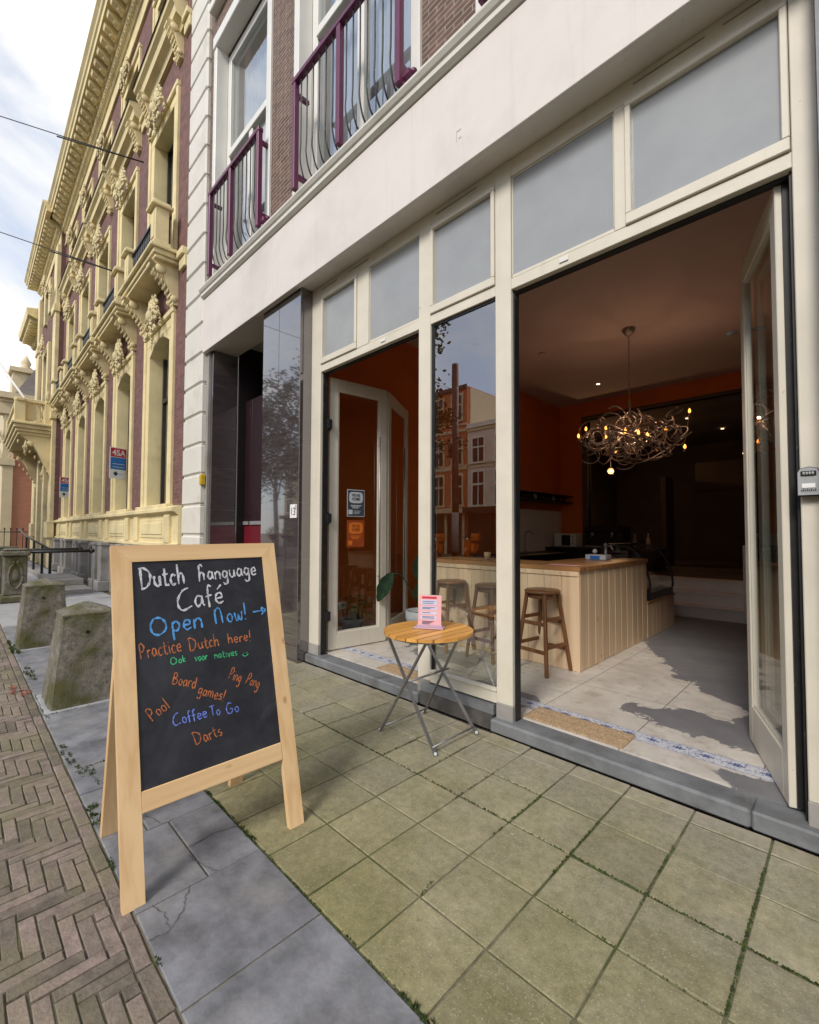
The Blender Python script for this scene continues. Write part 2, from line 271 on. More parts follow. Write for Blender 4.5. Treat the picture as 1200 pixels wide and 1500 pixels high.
# concrete pavers: grit, algae that is stronger towards the kerb, grey wear near the door step
t, b = newmat('paver')
g = N(t, 'ShaderNodeNewGeometry'); P = g.outputs['Position']; s = N(t, 'ShaderNodeSeparateXYZ'); link(t, P, s.inputs[0])
base = ramp(t, noise(t, P, 5, 8), 0.3, 0.7, (0.180,0.162,0.092), (0.330,0.300,0.190))
rnd = math_(t, 'MULTIPLY_ADD', g.outputs['Random Per Island'], 0.42, 0.80)
base = mixc(t, 1.0, base, rnd, 'MULTIPLY')
grey = math_(t, 'MULTIPLY_ADD', s.outputs['Y'], 0.60, -0.55, True)
base = mixc(t, math_(t, 'MULTIPLY', grey, ramp(t, noise(t, P, 2.2, 7), 0.3, 0.65)), base, (0.285,0.265,0.222))
alg = math_(t, 'MULTIPLY', ramp(t, noise(t, P, 1.7, 9, 0.68), 0.36, 0.66), math_(t, 'MULTIPLY_ADD', s.outputs['Y'], -0.36, 1.06, True))
base = mixc(t, math_(t, 'MULTIPLY', alg, 0.85), base, (0.215,0.202,0.066))
grn = math_(t, 'MULTIPLY', ramp(t, noise(t, P, 3.1, 9, 0.7), 0.60, 0.74), 0.55)
base = mixc(t, grn, base, (0.11,0.13,0.035))
mot = ramp(t, noise(t, P, 26, 8, 0.75), 0.34, 0.66, (0.72,0.72,0.70), (1.14,1.14,1.14)); base = mixc(t, 1.0, base, mot, 'MULTIPLY')
wet = ramp(t, noise(t, P, 1.1, 6, 0.6, 0.8), 0.56, 0.70); base = mixc(t, math_(t, 'MULTIPLY', wet, 0.45), base, (0.135,0.125,0.075))
spk = ramp(t, noise(t, P, 150, 2, 0.5), 0.60, 0.70)
base = mixc(t, math_(t, 'MULTIPLY', spk, 0.42), base, (0.48,0.44,0.35))
spd = ramp(t, noise(t, P, 95, 3, 0.6), 0.30, 0.40, (1,1,1), (0,0,0))
base = mixc(t, math_(t, 'MULTIPLY', spd, 0.5), base, (0.10,0.09,0.06))
sandy = math_(t, 'MULTIPLY', math_(t, 'MULTIPLY_ADD', s.outputs['Y'], 6.0, -14.3, True), ramp(t, noise(t, P, 6, 8, 0.7), 0.40, 0.62)); base = mixc(t, math_(t, 'MULTIPLY', sandy, 0.8), base, (0.36,0.31,0.235))
stn = ramp(t, noise(t, P, 11, 2, 0.5, 0.4), 0.74, 0.77)
base = mixc(t, math_(t, 'MULTIPLY', stn, 0.5), base, (0.50,0.48,0.43))
link(t, base, b.inputs['Base Color']); b.inputs['Roughness'].default_value = 0.88; b.inputs['Specular IOR Level'].default_value = 0.3
bumpn(t, b, noise(t, P, 150, 4), 0.35, 0.004)
# polished stone cladding with fine joints
t, b = newmat('granite_tile')
g = N(t, 'ShaderNodeNewGeometry'); P = g.outputs['Position']
mpn = N(t, 'ShaderNodeMapping'); mpn.inputs['Scale'].default_value = (3, 3, 22); link(t, P, mpn.inputs['Vector'])
c = ramp(t, noise(t, mpn.outputs[0], 1.6, 8, 0.65), 0.3, 0.72, (0.042,0.033,0.036), (0.095,0.078,0.080))
s = N(t, 'ShaderNodeSeparateXYZ'); link(t, P, s.inputs[0])
fz = math_(t, 'FRACT', math_(t, 'DIVIDE', math_(t, 'ADD', s.outputs['Z'], 0.14), 0.60))
jz = math_(t, 'LESS_THAN', fz, 0.008)
c = mixc(t, math_(t, 'MULTIPLY', jz, 0.6), c, (0.16,0.14,0.14))
link(t, c, b.inputs['Base Color']); b.inputs['Roughness'].default_value = 0.05; b.inputs['IOR'].default_value = 1.9
b.inputs['Coat Weight'].default_value = 1.0; b.inputs['Coat Roughness'].default_value = 0.02; b.inputs['Coat IOR'].default_value = 2.0
bumpn(t, b, noise(t, P, 2.2, 2), 0.05, 0.006)
# cafe floor: big pale tiles, partly covered by dark levelling compound with ragged edges
t, b = newmat('cafe_floor')
g = N(t, 'ShaderNodeNewGeometry'); P = g.outputs['Position']; s = N(t, 'ShaderNodeSeparateXYZ'); link(t, P, s.inputs[0]); X, Yc = s.outputs['X'], s.outputs['Y']
base = ramp(t, noise(t, P, 3.2, 9, 0.65), 0.3, 0.7, (0.46,0.42,0.37), (0.66,0.62,0.56))
base = mixc(t, math_(t, 'MULTIPLY', ramp(t, noise(t, P, 9, 8, 0.7), 0.52, 0.66), 0.6), base, (0.33,0.28,0.22))
jx = math_(t, 'LESS_THAN', math_(t, 'FRACT', math_(t, 'DIVIDE', math_(t, 'ADD', X, 10.62), 0.64)), 0.009)
jy = math_(t, 'LESS_THAN', math_(t, 'FRACT', math_(t, 'DIVIDE', math_(t, 'ADD', Yc, 0.17), 0.64)), 0.008)
base = mixc(t, math_(t, 'MULTIPLY', math_(t, 'MAXIMUM', jx, jy), 0.85), base, (0.07,0.06,0.055))
nd = math_(t, 'MULTIPLY_ADD', noise(t, P, 3.6, 10, 0.68, 0.6), 2.6, -1.3)
def blob(cx, cy_, rx, ry):
    dx = math_(t, 'DIVIDE', math_(t, 'SUBTRACT', X, cx), rx); dy = math_(t, 'DIVIDE', math_(t, 'SUBTRACT', Yc, cy_), ry)
    d = math_(t, 'SQRT', math_(t, 'ADD', math_(t, 'MULTIPLY', dx, dx), math_(t, 'MULTIPLY', dy, dy)))
    return math_(t, 'SUBTRACT', 1.0, d)
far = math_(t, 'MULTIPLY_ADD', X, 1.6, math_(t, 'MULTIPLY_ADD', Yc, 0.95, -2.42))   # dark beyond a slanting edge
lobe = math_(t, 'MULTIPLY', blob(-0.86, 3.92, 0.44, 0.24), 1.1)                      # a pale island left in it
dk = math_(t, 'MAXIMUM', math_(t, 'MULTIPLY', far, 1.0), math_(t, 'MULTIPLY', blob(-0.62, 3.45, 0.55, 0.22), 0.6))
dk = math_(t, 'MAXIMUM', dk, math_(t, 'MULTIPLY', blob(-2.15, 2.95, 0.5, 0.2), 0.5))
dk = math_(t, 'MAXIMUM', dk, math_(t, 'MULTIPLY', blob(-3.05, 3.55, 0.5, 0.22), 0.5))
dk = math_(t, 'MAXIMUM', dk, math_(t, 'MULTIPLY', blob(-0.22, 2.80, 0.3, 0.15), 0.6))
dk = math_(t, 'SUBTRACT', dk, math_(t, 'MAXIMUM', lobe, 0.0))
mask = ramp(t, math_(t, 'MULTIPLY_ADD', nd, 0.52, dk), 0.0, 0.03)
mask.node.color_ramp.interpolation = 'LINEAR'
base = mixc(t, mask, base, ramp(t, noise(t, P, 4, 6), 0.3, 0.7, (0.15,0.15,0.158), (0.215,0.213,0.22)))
# blue and white border tiles
bd = math_(t, 'MULTIPLY', math_(t, 'GREATER_THAN', Yc, 2.925), math_(t, 'LESS_THAN', Yc, 3.055))
bc = N(t, 'ShaderNodeCombineXYZ'); link(t, X, bc.inputs['X']); link(t, Yc, bc.inputs['Y'])
px = math_(t, 'SUBTRACT', math_(t, 'FRACT', math_(t, 'DIVIDE', X, 0.14)), 0.5); py = math_(t, 'DIVIDE', math_(t, 'SUBTRACT', Yc, 2.995), 0.14)
rad = math_(t, 'SQRT', math_(t, 'ADD', math_(t, 'MULTIPLY', px, px), math_(t, 'MULTIPLY', math_(t, 'MULTIPLY', py, py), 3)))
ang = math_(t, 'ARCTAN2', py, px); pet = math_(t, 'MULTIPLY_ADD', math_(t, 'COSINE', math_(t, 'MULTIPLY', ang, 6)), 0.08, 0.20)
flw = math_(t, 'LESS_THAN', rad, pet); curl = math_(t, 'GREATER_THAN', noise(t, bc.outputs[0], 48, 2, 0.5, 1.8), 0.545)
edge = math_(t, 'GREATER_THAN', math_(t, 'ABSOLUTE', math_(t, 'SUBTRACT', Yc, 2.990)), 0.058)
blue = mixc(t, math_(t, 'MAXIMUM', math_(t, 'MULTIPLY', curl, 0.65), math_(t, 'MAXIMUM', flw, math_(t, 'MULTIPLY', edge, 0.5))), (0.58,0.60,0.64), (0.03,0.06,0.24))
base = mixc(t, math_(t, 'MULTIPLY', bd, 0.9), base, blue)
link(t, base, b.inputs['Base Color']); b.inputs['Roughness'].default_value = 0.42; bumpn(t, b, noise(t, P, 12, 6), 0.12, 0.004)
# etched glass: a pale film on a pane
t, b = newmat('frosted_glass')
g = N(t, 'ShaderNodeNewGeometry'); c = ramp(t, noise(t, g.outputs['Position'], 3, 4), 0.3, 0.7, (0.285,0.30,0.31), (0.33,0.345,0.352))
link(t, c, b.inputs['Base Color']); b.inputs['Roughness'].default_value = 0.13; b.inputs['Specular IOR Level'].default_value = 0.6
# chalkboard
t, b = newmat('chalkboard')
g = N(t, 'ShaderNodeNewGeometry'); c = ramp(t, noise(t, g.outputs['Position'], 7, 9, 0.7), 0.35, 0.8, (0.013,0.014,0.020), (0.034,0.036,0.045))
c = mixc(t, math_(t, 'MULTIPLY', ramp(t, noise(t, g.outputs['Position'], 3.2, 7, 0.6, 1.5), 0.5, 0.85), 0.5), c, (0.075,0.08,0.095))
link(t, c, b.inputs['Base Color']); b.inputs['Roughness'].default_value = 0.55; b.inputs['Specular IOR Level'].default_value = 0.3
def chalk(name, col):
    t, b = newmat(name); g = N(t, 'ShaderNodeNewGeometry')
    f = ramp(t, math_(t, 'MULTIPLY_ADD', noise(t, g.outputs['Position'], 320, 3, 0.7), 0.75, math_(t, 'MULTIPLY', noise(t, g.outputs['Position'], 45, 3, 0.6), 0.35)), 0.42, 0.58)
    link(t, mixc(t, f, tuple(c*0.16+.012 for c in col), col), b.inputs['Base Color']); b.inputs['Roughness'].default_value = 0.95
chalk('chalk_white', (0.66,0.66,0.72)); chalk('chalk_blue', (0.10,0.36,0.80)); chalk('chalk_orange', (0.52,0.165,0.06)); chalk('chalk_green', (0.06,0.50,0.22)); chalk('chalk_violet', (0.17,0.25,0.78))

# ---------------------------------------------------------------- mesh helpers
class MB:
    def __init__(s): s.v = []; s.f = []; s.sm = []
    def add(s, vs, fs, smooth=False):
        o = len(s.v); s.v += [tuple(v) for v in vs]; s.f += [tuple(i+o for i in f) for f in fs]; s.sm += [smooth]*len(fs); return s
    def box(s, x0, x1, y0, y1, z0, z1, bev=0.0):
        x0, x1 = min(x0,x1), max(x0,x1); y0, y1 = min(y0,y1), max(y0,y1); z0, z1 = min(z0,z1), max(z0,z1)
        b = min(bev, (x1-x0)*0.4, (y1-y0)*0.4, (z1-z0)*0.4)
        if b <= 0:
            vs = [(x,y,z) for z in (z0,z1) for y in (y0,y1) for x in (x0,x1)]
            return s.add(vs, [(0,2,3,1),(4,5,7,6),(0,1,5,4),(2,6,7,3),(0,4,6,2),(1,3,7,5)])
        return s.obox((( x0+x1)/2, (y0+y1)/2, (z0+z1)/2), (1,0,0), (0,1,0), (0,0,1), (x1-x0)/2, (y1-y0)/2, (z1-z0)/2, b)
    def obox(s, c, ax, ay, az, hx, hy, hz, bev=0.0):
        """box with its own axes, chamfered when bev > 0"""
        c = Vector(c); ax, ay, az = Vector(ax).normalized(), Vector(ay).normalized(), Vector(az).normalized()
        if bev <= 0:
            vs = [c+ax*hx*i+ay*hy*j+az*hz*k for k in (-1,1) for j in (-1,1) for i in (-1,1)]
            return s.add(vs, [(0,2,3,1),(4,5,7,6),(0,1,5,4),(2,6,7,3),(0,4,6,2),(1,3,7,5)])
        vs = []; idx = {}
        for i in (-1,1):
            for j in (-1,1):
                for k in (-1,1):
                    for d in range(3):
                        h = [hx-bev, hy-bev, hz-bev]; h[d] += bev
                        idx[(i,j,k,d)] = len(vs); vs.append(c+ax*h[0]*i+ay*h[1]*j+az*h[2]*k)
        fs = []
        for sgn in (-1,1):
            fs.append(tuple(idx[(sgn,j,k,0)] for j,k in ((-1,-1),(1,-1),(1,1),(-1,1))))
            fs.append(tuple(idx[(i,sgn,k,1)] for i,k in ((-1,-1),(1,-1),(1,1),(-1,1))))
            fs.append(tuple(idx[(i,j,sgn,2)] for i,j in ((-1,-1),(1,-1),(1,1),(-1,1))))
        for a in (-1,1):
            for b_ in (-1,1):
                fs.append((idx[(a,b_,-1,0)],idx[(a,b_,1,0)],idx[(a,b_,1,1)],idx[(a,b_,-1,1)]))
                fs.append((idx[(a,-1,b_,0)],idx[(a,1,b_,0)],idx[(a,1,b_,2)],idx[(a,-1,b_,2)]))
                fs.append((idx[(-1,a,b_,1)],idx[(1,a,b_,1)],idx[(1,a,b_,2)],idx[(-1,a,b_,2)]))
                for k in (-1,1): fs.append(tuple(idx[(a,b_,k,d)] for d in range(3)))
        return s.add(vs, fs)
    def beam(s, p0, p1, wx, wy, up=(0,0,1), bev=0.0):
        p0, p1 = Vector(p0), Vector(p1); d = (p1-p0); u = Vector(up)
        if abs(d.normalized().dot(u)) > 0.95: u = Vector((0,1,0))
        x = d.cross(u).normalized(); y = x.cross(d).normalized()
        return s.obox((p0+p1)/2, x, y, d, wx/2, wy/2, d.length/2, bev)
    def tube(s, pts, r, seg=8, caps=True):
        pts = [Vector(p) for p in pts]; n = len(pts); rs = r if isinstance(r, (list, tuple)) else [r]*n
        vs = []; prev = None
        for i, p in enumerate(pts):
            d = (pts[min(i+1,n-1)]-pts[max(i-1,0)])
            d = d.normalized() if d.length > 1e-9 else Vector((0,0,1))
            if prev is None:
                a = Vector((0,0,1)) if abs(d.z) < 0.9 else Vector((1,0,0)); x = d.cross(a).normalized()
            else:
                x = (prev - d*prev.dot(d)); x = x.normalized() if x.length > 1e-6 else d.orthogonal().normalized()
            prev = x; y = d.cross(x)
            vs += [p+(x*math.cos(2*PI*k/seg)+y*math.sin(2*PI*k/seg))*rs[i] for k in range(seg)]
        fs = [(i*seg+k, i*seg+(k+1)%seg, (i+1)*seg+(k+1)%seg, (i+1)*seg+k) for i in range(n-1) for k in range(seg)]
        s.add(vs, fs, True)
        if caps:
            o = len(s.v)-len(vs); s.f += [tuple(o+k for k in range(seg))[::-1], tuple(o+(n-1)*seg+k for k in range(seg))]; s.sm += [False, False]
        return s
    def lathe(s, prof, c=(0,0,0), seg=20, smooth=True, axis='z'):
        c = Vector(c); vs = []
        for r, z in prof:
            for k in range(seg):
                a = 2*PI*k/seg; q = (r*math.cos(a), r*math.sin(a), z)
                if axis == 'y': q = (q[0], q[2], q[1])
                if axis == 'x': q = (q[2], q[0], q[1])
                vs.append(c+Vector(q))
        n = len(prof)
        fs = [(i*seg+k, i*seg+(k+1)%seg, (i+1)*seg+(k+1)%seg, (i+1)*seg+k) for i in range(n-1) for k in range(seg)]
        s.add(vs, fs, smooth); o = len(s.v)-len(vs)
        if prof[0][0] > 1e-4: s.f.append(tuple(o+k for k in range(seg))[::-1]); s.sm.append(False)
        if prof[-1][0] > 1e-4: s.f.append(tuple(o+(n-1)*seg+k for k in range(seg))); s.sm.append(False)
        return s
    def prism(s, poly, a0, a1, plane='yz'):
        """polygon in a plane pushed along the third axis from a0 to a1"""
        def P(u, v, a): return {'yz': (a,u,v), 'xz': (u,a,v), 'xy': (u,v,a)}[plane]
        n = len(poly); vs = [P(u,v,a0) for u,v in poly]+[P(u,v,a1) for u,v in poly]
        return s.add(vs, [tuple(range(n))[::-1], tuple(range(n,2*n))]+[(i,(i+1)%n,n+(i+1)%n,n+i) for i in range(n)])
    def ball(s, c, r, seg=8, rings=6, sc3=(1,1,1)):
        pr = [(max(1e-5, math.sin(PI*i/rings)), -math.cos(PI*i/rings)) for i in range(rings+1)]; c = Vector(c); vs = []
        for q, z in pr:
            for k in range(seg):
                a = 2*PI*k/seg; vs.append(c+Vector((q*math.cos(a)*r*sc3[0], q*math.sin(a)*r*sc3[1], z*r*sc3[2])))
        return s.add(vs, [(i*seg+k, i*seg+(k+1)%seg, (i+1)*seg+(k+1)%seg, (i+1)*seg+k) for i in range(rings) for k in range(seg)], True)
    def quad(s, a, b, c, d): return s.add([a,b,c,d], [(0,1,2,3)])
    def wallxz(s, x0, x1, z0, z1, y0, y1, holes=()):
        """wall slab between y0 and y1 with rectangular holes (x0,x1,z0,z1), split into butted boxes"""
        zs = sorted({z0, z1, *[min(max(h[2],z0),z1) for h in holes], *[min(max(h[3],z0),z1) for h in holes]})
        for za, zb in zip(zs, zs[1:]):
            if zb-za < 1e-6: continue
            cut = sorted((h[0],h[1]) for h in holes if h[2] < zb-1e-6 and h[3] > za+1e-6); x = x0
            for a, b_ in cut:
                if a > x+1e-6: s.box(x, a, y0, y1, za, zb)
                x = max(x, b_)
            if x1 > x+1e-6: s.box(x, x1, y0, y1, za, zb)
        return s
ORG = {}
def build(name, mb, material, parent=None, loc=None, **props):
    """one mesh object; vertices are given in world space and stored relative to its parent's origin (or to loc)"""
    o0 = ORG.get(parent.name, Vector((0,0,0))) if parent else Vector(loc or (0,0,0))
    me = bpy.data.meshes.new(name); me.from_pydata([tuple(Vector(v)-o0) for v in mb.v], [], mb.f); me.update()
    me.polygons.foreach_set('use_smooth', mb.sm)
    me.materials.append(MATS[material])
    import bmesh as _b
    bm = _b.new(); bm.from_mesh(me); _b.ops.recalc_face_normals(bm, faces=bm.faces); bm.to_mesh(me); bm.free()
    o = bpy.data.objects.new(name, me); COL.objects.link(o)
    if parent: o.parent = parent
    else: o.location = o0
    ORG[o.name] = o0
    for k, v in props.items(): o[k] = v
    return o
def thing(name, label, category, loc, group=None):
    o = bpy.data.objects.new(name, None); o.empty_display_size = 0.2; COL.objects.link(o); o.location = loc
    ORG[o.name] = Vector(loc); o['label'] = label; o['category'] = category
    if group: o['group'] = group
    return o
def copy_tree(o, parent=None, delta=None):
    c = o.copy(); COL.objects.link(c)
    if parent is not None: c.parent = parent
    if delta is not None: c.location = Vector(o.location)+Vector(delta)
    ORG[c.name] = ORG.get(o.name, Vector((0,0,0)))+(Vector(delta) if delta is not None else Vector((0,0,0)))
    for ch in list(o.children): copy_tree(ch, c)
    return c
def curve_pts(pts, n=6):
    """Catmull-Rom through the points"""
    pts = [Vector(p) for p in pts]
    if len(pts) < 3: return pts
    q = [pts[0]*2-pts[1]]+pts+[pts[-1]*2-pts[-2]]; out = []
    for i in range(1, len(q)-2):
        for k in range(n):
            u = k/n; a, b_, c, d = q[i-1], q[i], q[i+1], q[i+2]
            out.append(0.5*((2*b_)+(c-a)*u+(2*a-5*b_+4*c-d)*u*u+(3*b_-a-3*c+d)*u**3))
    return out+[pts[-1]]
_fonts = {}
def text_mb(txt, size, origin, ux, uy, align='LEFT', bold=0.0, width=None):
    """lettering as a thin mesh lying in the plane of ux and uy"""
    cu = bpy.data.curves.new('lettering', 'FONT'); cu.body = txt; cu.size = size; cu.align_x = align; cu.offset = bold
    ob = bpy.data.objects.new('lettering', cu); COL.objects.link(ob)
    dg = bpy.context.evaluated_depsgraph_get(); me = bpy.data.meshes.new_from_object(ob.evaluated_get(dg))
    vs = [v.co.copy() for v in me.vertices]; fs = [tuple(p.vertices) for p in me.polygons]
    bpy.data.objects.remove(ob); bpy.data.meshes.remove(me); bpy.data.curves.remove(cu)
    k = 1.0
    if width and vs:
        w0 = max(v.x for v in vs)-min(v.x for v in vs); k = width/max(w0,1e-6)
    o, ux, uy = Vector(origin), Vector(ux), Vector(uy); mb = MB()
    return mb.add([o+ux*(v.x*k)+uy*v.y for v in vs], fs)
# ---------------------------------------------------------------- ground
def structure(name, mb, material): return build(name, mb, material, kind='structure')
structure('ground', MB().quad((-300,-300,-0.05),(300,-300,-0.05),(300,300,-0.05),(-300,300,-0.05)), 'street_far')
def paver(mb, x0, x1, y0, y1, z, ch, rz=0.0, tilt=0.0, skew=0.0):
    """one stone: top face, chamfer and short sides"""
    cx, cy_ = (x0+x1)/2, (y0+y1)/2; hx, hy = (x1-x0)/2, (y1-y0)/2
    tx, ty = random.uniform(-tilt,tilt), random.uniform(-tilt,tilt); a = random.uniform(-skew,skew); ca, sa = math.cos(a), math.sin(a); vs = []
    for h, zz in ((0, z-0.03), (0, z-ch), (ch, z)):
        for sx, sy in ((-1,-1),(1,-1),(1,1),(-1,1)):
            px, py = sx*(hx-h), sy*(hy-h)
            vs.append((cx+px*ca-py*sa, cy_+px*sa+py*ca, zz+px*tx+py*ty))
    mb.add(vs, [(8,9,10,11)]+[(r+i, r+(i+1)%4, r+4+(i+1)%4, r+4+i) for r in (0,4) for i in range(4)])
mb = MB(); Wb = 0.048; n = 4; gap = 0.0028
for i in range(-190, 12):
    for j in range(-24, 10):
        d = (i-j) % (2*n); x, y = i*Wb, j*Wb-0.01
        if d == 0: r = (x, x+n*Wb, y, y+Wb)
        elif d == 2*n-1: r = (x, x+Wb, y, y+n*Wb)
        else: continue
        x0, x1, y0, y1 = r; y1 = min(y1, 0.420)
        if y1-y0 < 0.02: continue
        paver(mb, x0+gap, x1-gap, y0+gap, y1-gap, random.uniform(-0.0035,0.0015), 0.0025, tilt=0.022, skew=0.024)
structure('brick_road', mb, 'clinker')
structure('road_bed', MB().box(-60, 12, -17, 0.474, -0.046, -0.0070), 'brick_joint')
mb = MB(); x = -12.0
while x < 2.0:
    l = random.uniform(0.185, 0.2); paver(mb, x+0.003, x+l-0.003, 0.424, 0.470+random.uniform(-0.002,0.002), random.uniform(-0.002,0.003), 0.004, tilt=0.015, skew=0.02); x += l
structure('kerb_bricks', mb, 'clinker')
mb = MB()                                                   # blue-grey hardstone along the kerb
xs = [-8.6,-7.4,-6.5,-5.6,-5.05,-4.2,-3.55,-2.88,-2.33,-1.852,-1.392,-0.62,0.2,1.0,2.2]
for a, b_ in zip(xs, xs[1:]):
    if abs(a+2.33) < .01:
        paver(mb, a+.003, -2.07, .478, .726, 0.001, .004, tilt=.004); paver(mb, -2.064, b_-.003, .478, .726, 0.003, .004, tilt=.004); paver(mb, a+.003, b_-.003, .732, .941, 0.002, .004, tilt=.004)
    elif abs(a+2.88) < .01:
        paver(mb, a+.003, b_-.003, .478, .640, 0.0, .004, tilt=.004); paver(mb, a+.003, b_-.003, .646, .941, 0.002, .004, tilt=.004)
    else: paver(mb, a+.003, b_-.003, .478, .941, random.uniform(0,.003), .004, tilt=.003)
structure('hardstone_strip', mb, 'hardstone')
mb = MB()
def crackline(pts, w=0.0022, z=0.0065):
    pts = [Vector((p[0],p[1],z)) for p in pts]; q = []
    for a, b_ in zip(pts, pts[1:]):
        for k in range(5): q.append(a.lerp(b_, k/5)+Vector((random.uniform(-.005,.005), random.uniform(-.005,.005), 0)))
    q.append(pts[-1]); vs = []
    for i, p in enumerate(q):
        d = (q[min(i+1,len(q)-1)]-q[max(i-1,0)]).normalized(); nrm = Vector((-d.y,d.x,0))*w*random.uniform(.35,.8); vs += [p-nrm, p+nrm]
    mb.add(vs, [(2*i,2*i+1,2*i+3,2*i+2) for i in range(len(q)-1)])
crackline([(-1.85,.655),(-1.80,.625),(-1.745,.598),(-1.69,.53),(-1.70,.478)]); crackline([(-1.70,.54),(-1.78,.55),(-1.85,.53)])
crackline([(-1.852,.755),(-1.93,.73),(-2.02,.712)]); crackline([(-2.07,.725),(-2.09,.84),(-2.06,.94)], .004)
crackline([(-2.33,.70),(-2.45,.66),(-2.62,.655)])
structure('stone_cracks', mb, 'crack')
mb = MB(); T = 0.30; ox, oy = -0.8908, 1.8408              # 30 cm concrete pavers up to the door step
for j in range(-3, 3):
    y0 = oy+j*T; y1 = y0+T
    if j == -3: y0 = 0.947
    if j == 2: y1 = 2.566
    for i in range(-24, 10):
        x0 = ox+i*T; g = 0.0045 if j not in (0,) else 0.0055
        paver(mb, x0+g, x0+T-g, y0+g, y1-g, random.uniform(-0.002,0.003), 0.003, tilt=0.007, skew=0.009)
structure('pavement', mb, 'paver')
structure('pavement_bed', MB().box(-60, 12, 0.474, 2.56, -0.046, -0.0050), 'sand_joint')
mb = MB()                                                   # paler slabs in front of the neighbours
for i in range(36):
    x1 = -8.62-i*0.62
    for y0, y1 in ((0.478,0.99),(0.99,1.62),(1.62,2.3)): paver(mb, x1-0.612, x1-0.006, y0+.004, y1-.004, random.uniform(0.0,.005), .004, tilt=.004)
structure('stone_slabs', mb, 'hardstone_pale')
# weeds and moss: uncountable, one object
mb = MB()
def tuft(x, y, rx, ry, n, h=0.022):
    for _ in range(n):
        a = random.uniform(0,2*PI); q = math.sqrt(random.random()); px, py = x+rx*q*math.cos(a), y+ry*q*math.sin(a)
        t_ = random.uniform(0,PI); w_ = random.uniform(.002,.005); hh = h*random.uniform(.3,1); lx, ly = random.uniform(-.5,.5)*hh, random.uniform(-.5,.5)*hh
        mb.add([(px-w_*math.cos(t_),py-w_*math.sin(t_),0.0),(px+w_*math.cos(t_),py+w_*math.sin(t_),0.0),(px+lx,py+ly,hh+.003)], [(0,1,2)])
def clump(x, y, rx, ry, n, h):
    for _ in range(14):
        q = random.uniform(-1,1); tuft(x+rx*q, y+ry*random.uniform(-1,1), rx*random.uniform(.08,.25), ry*random.uniform(.2,.6), n//14, h*random.uniform(.5,1))
for a in ((-3.06,.57,.17,.012,160,.010),(-3.2,.62,.012,.06,120,.010),(-4.55,.495,.3,.012,160,.014),(-6.9,.490,.5,.03,1100,.04),(-5.6,.52,.35,.03,400,.016),(-3.42,.50,.20,.018,300,.012),(-3.15,.54,.10,.03,200,.012),(-2.62,.50,.10,.02,160,.03),(-1.97,.945,.08,.010,160,.012),(-1.9,.945,.35,.006,200,.007),
          (-0.9,.946,.10,.012,260,.018),(-1.2,.945,.35,.006,160,.006),(-1.60,.478,.03,.008,40,.014),(-2.2,.474,.05,.008,50,.014),(-2.5,.945,.4,.006,300,.016),(-4.3,.75,.02,.25,160,.02),(-3.2,.945,.5,.006,220,.016)): clump(*a)
def jtuft(x0, y0, x1, y1, n, h=.004, s=.004):
    for _ in range(int(n*.45)):
        k = random.random(); tuft(x0+(x1-x0)*k+random.uniform(-s,s), y0+(y1-y0)*k+random.uniform(-s,s), .003, .003, 2, min(h,.004))
rowy = lambda j: oy+j*T
colx = lambda i: ox+i*T
for i0, i1, n_ in ((-7,-1,700),(-1,0,60),(0,1,300),(1,2,260),(2,3,420)): jtuft(colx(i0), rowy(0), colx(i1), rowy(0), n_)
jtuft(colx(2), rowy(-1), colx(2), rowy(1.6), 700, .012); jtuft(colx(1), rowy(-.2), colx(1), rowy(1.2), 160); jtuft(colx(0), rowy(-.6), colx(0), rowy(1), 260); jtuft(colx(-1), rowy(-.4), colx(-1), rowy(1), 130)
jtuft(colx(-1), rowy(-2), colx(-1.05), rowy(-1.7), 40, .02); jtuft(colx(-2), rowy(-.3), colx(-2), rowy(1.2), 90); jtuft(colx(-3), rowy(0), colx(-3), rowy(1.5), 90); jtuft(colx(-2), rowy(1), colx(-1), rowy(1), 60)
jtuft(colx(-4), rowy(0), colx(-4), rowy(1.2), 80); jtuft(colx(0.2), rowy(-1), colx(2), rowy(-1), 60, .006)
mossy = build('weeds', mb, 'moss', kind='stuff'); mossy['label'] = 'moss and small weeds growing in the paving joints and round the stone bollards'; mossy['category'] = 'moss'
mb = MB()
for k in range(26):
    px, py = random.choice(((-5.05,.40),(-5.15,.36),(-5.0,.44))); px += random.uniform(-.12,.12); py += random.uniform(-.04,.04); a = random.uniform(0,PI); s_ = random.uniform(.012,.028)
    c_, d_ = math.cos(a)*s_, math.sin(a)*s_; mb.add([(px-c_,py-d_,.004),(px+d_*.5,py-c_*.5,.012),(px+c_,py+d_,.006),(px-d_*.5,py+c_*.5,.010)], [(0,1,2),(0,2,3)])
lt = build('fallen_leaves', mb, 'leaf_litter', kind='stuff'); lt['label'] = 'scatter of dry red leaves on the brick road by the kerb'; lt['category'] = 'leaves'

# ---------------------------------------------------------------- the cafe building
cafe = thing('cafe_building', 'brown brick house with white fascia over an open cream cafe front, purple balcony rails above', 'building', (-3.4, 2.6, 0))
YB = 2.46                                                    # brick plane of the upper floors
W1, W2, W3 = (-6.42,-4.90), (-4.17,-2.46), (-1.72,-0.05)
up_holes = [(a-.05, b_+.05, 4.86, 8.34) for a, b_ in (W1,W2,W3)]
build('brick_wall', MB().wallxz(-6.69, 3.0, 4.86, 13.5, YB, YB+0.3, up_holes), 'brick_brown', cafe)
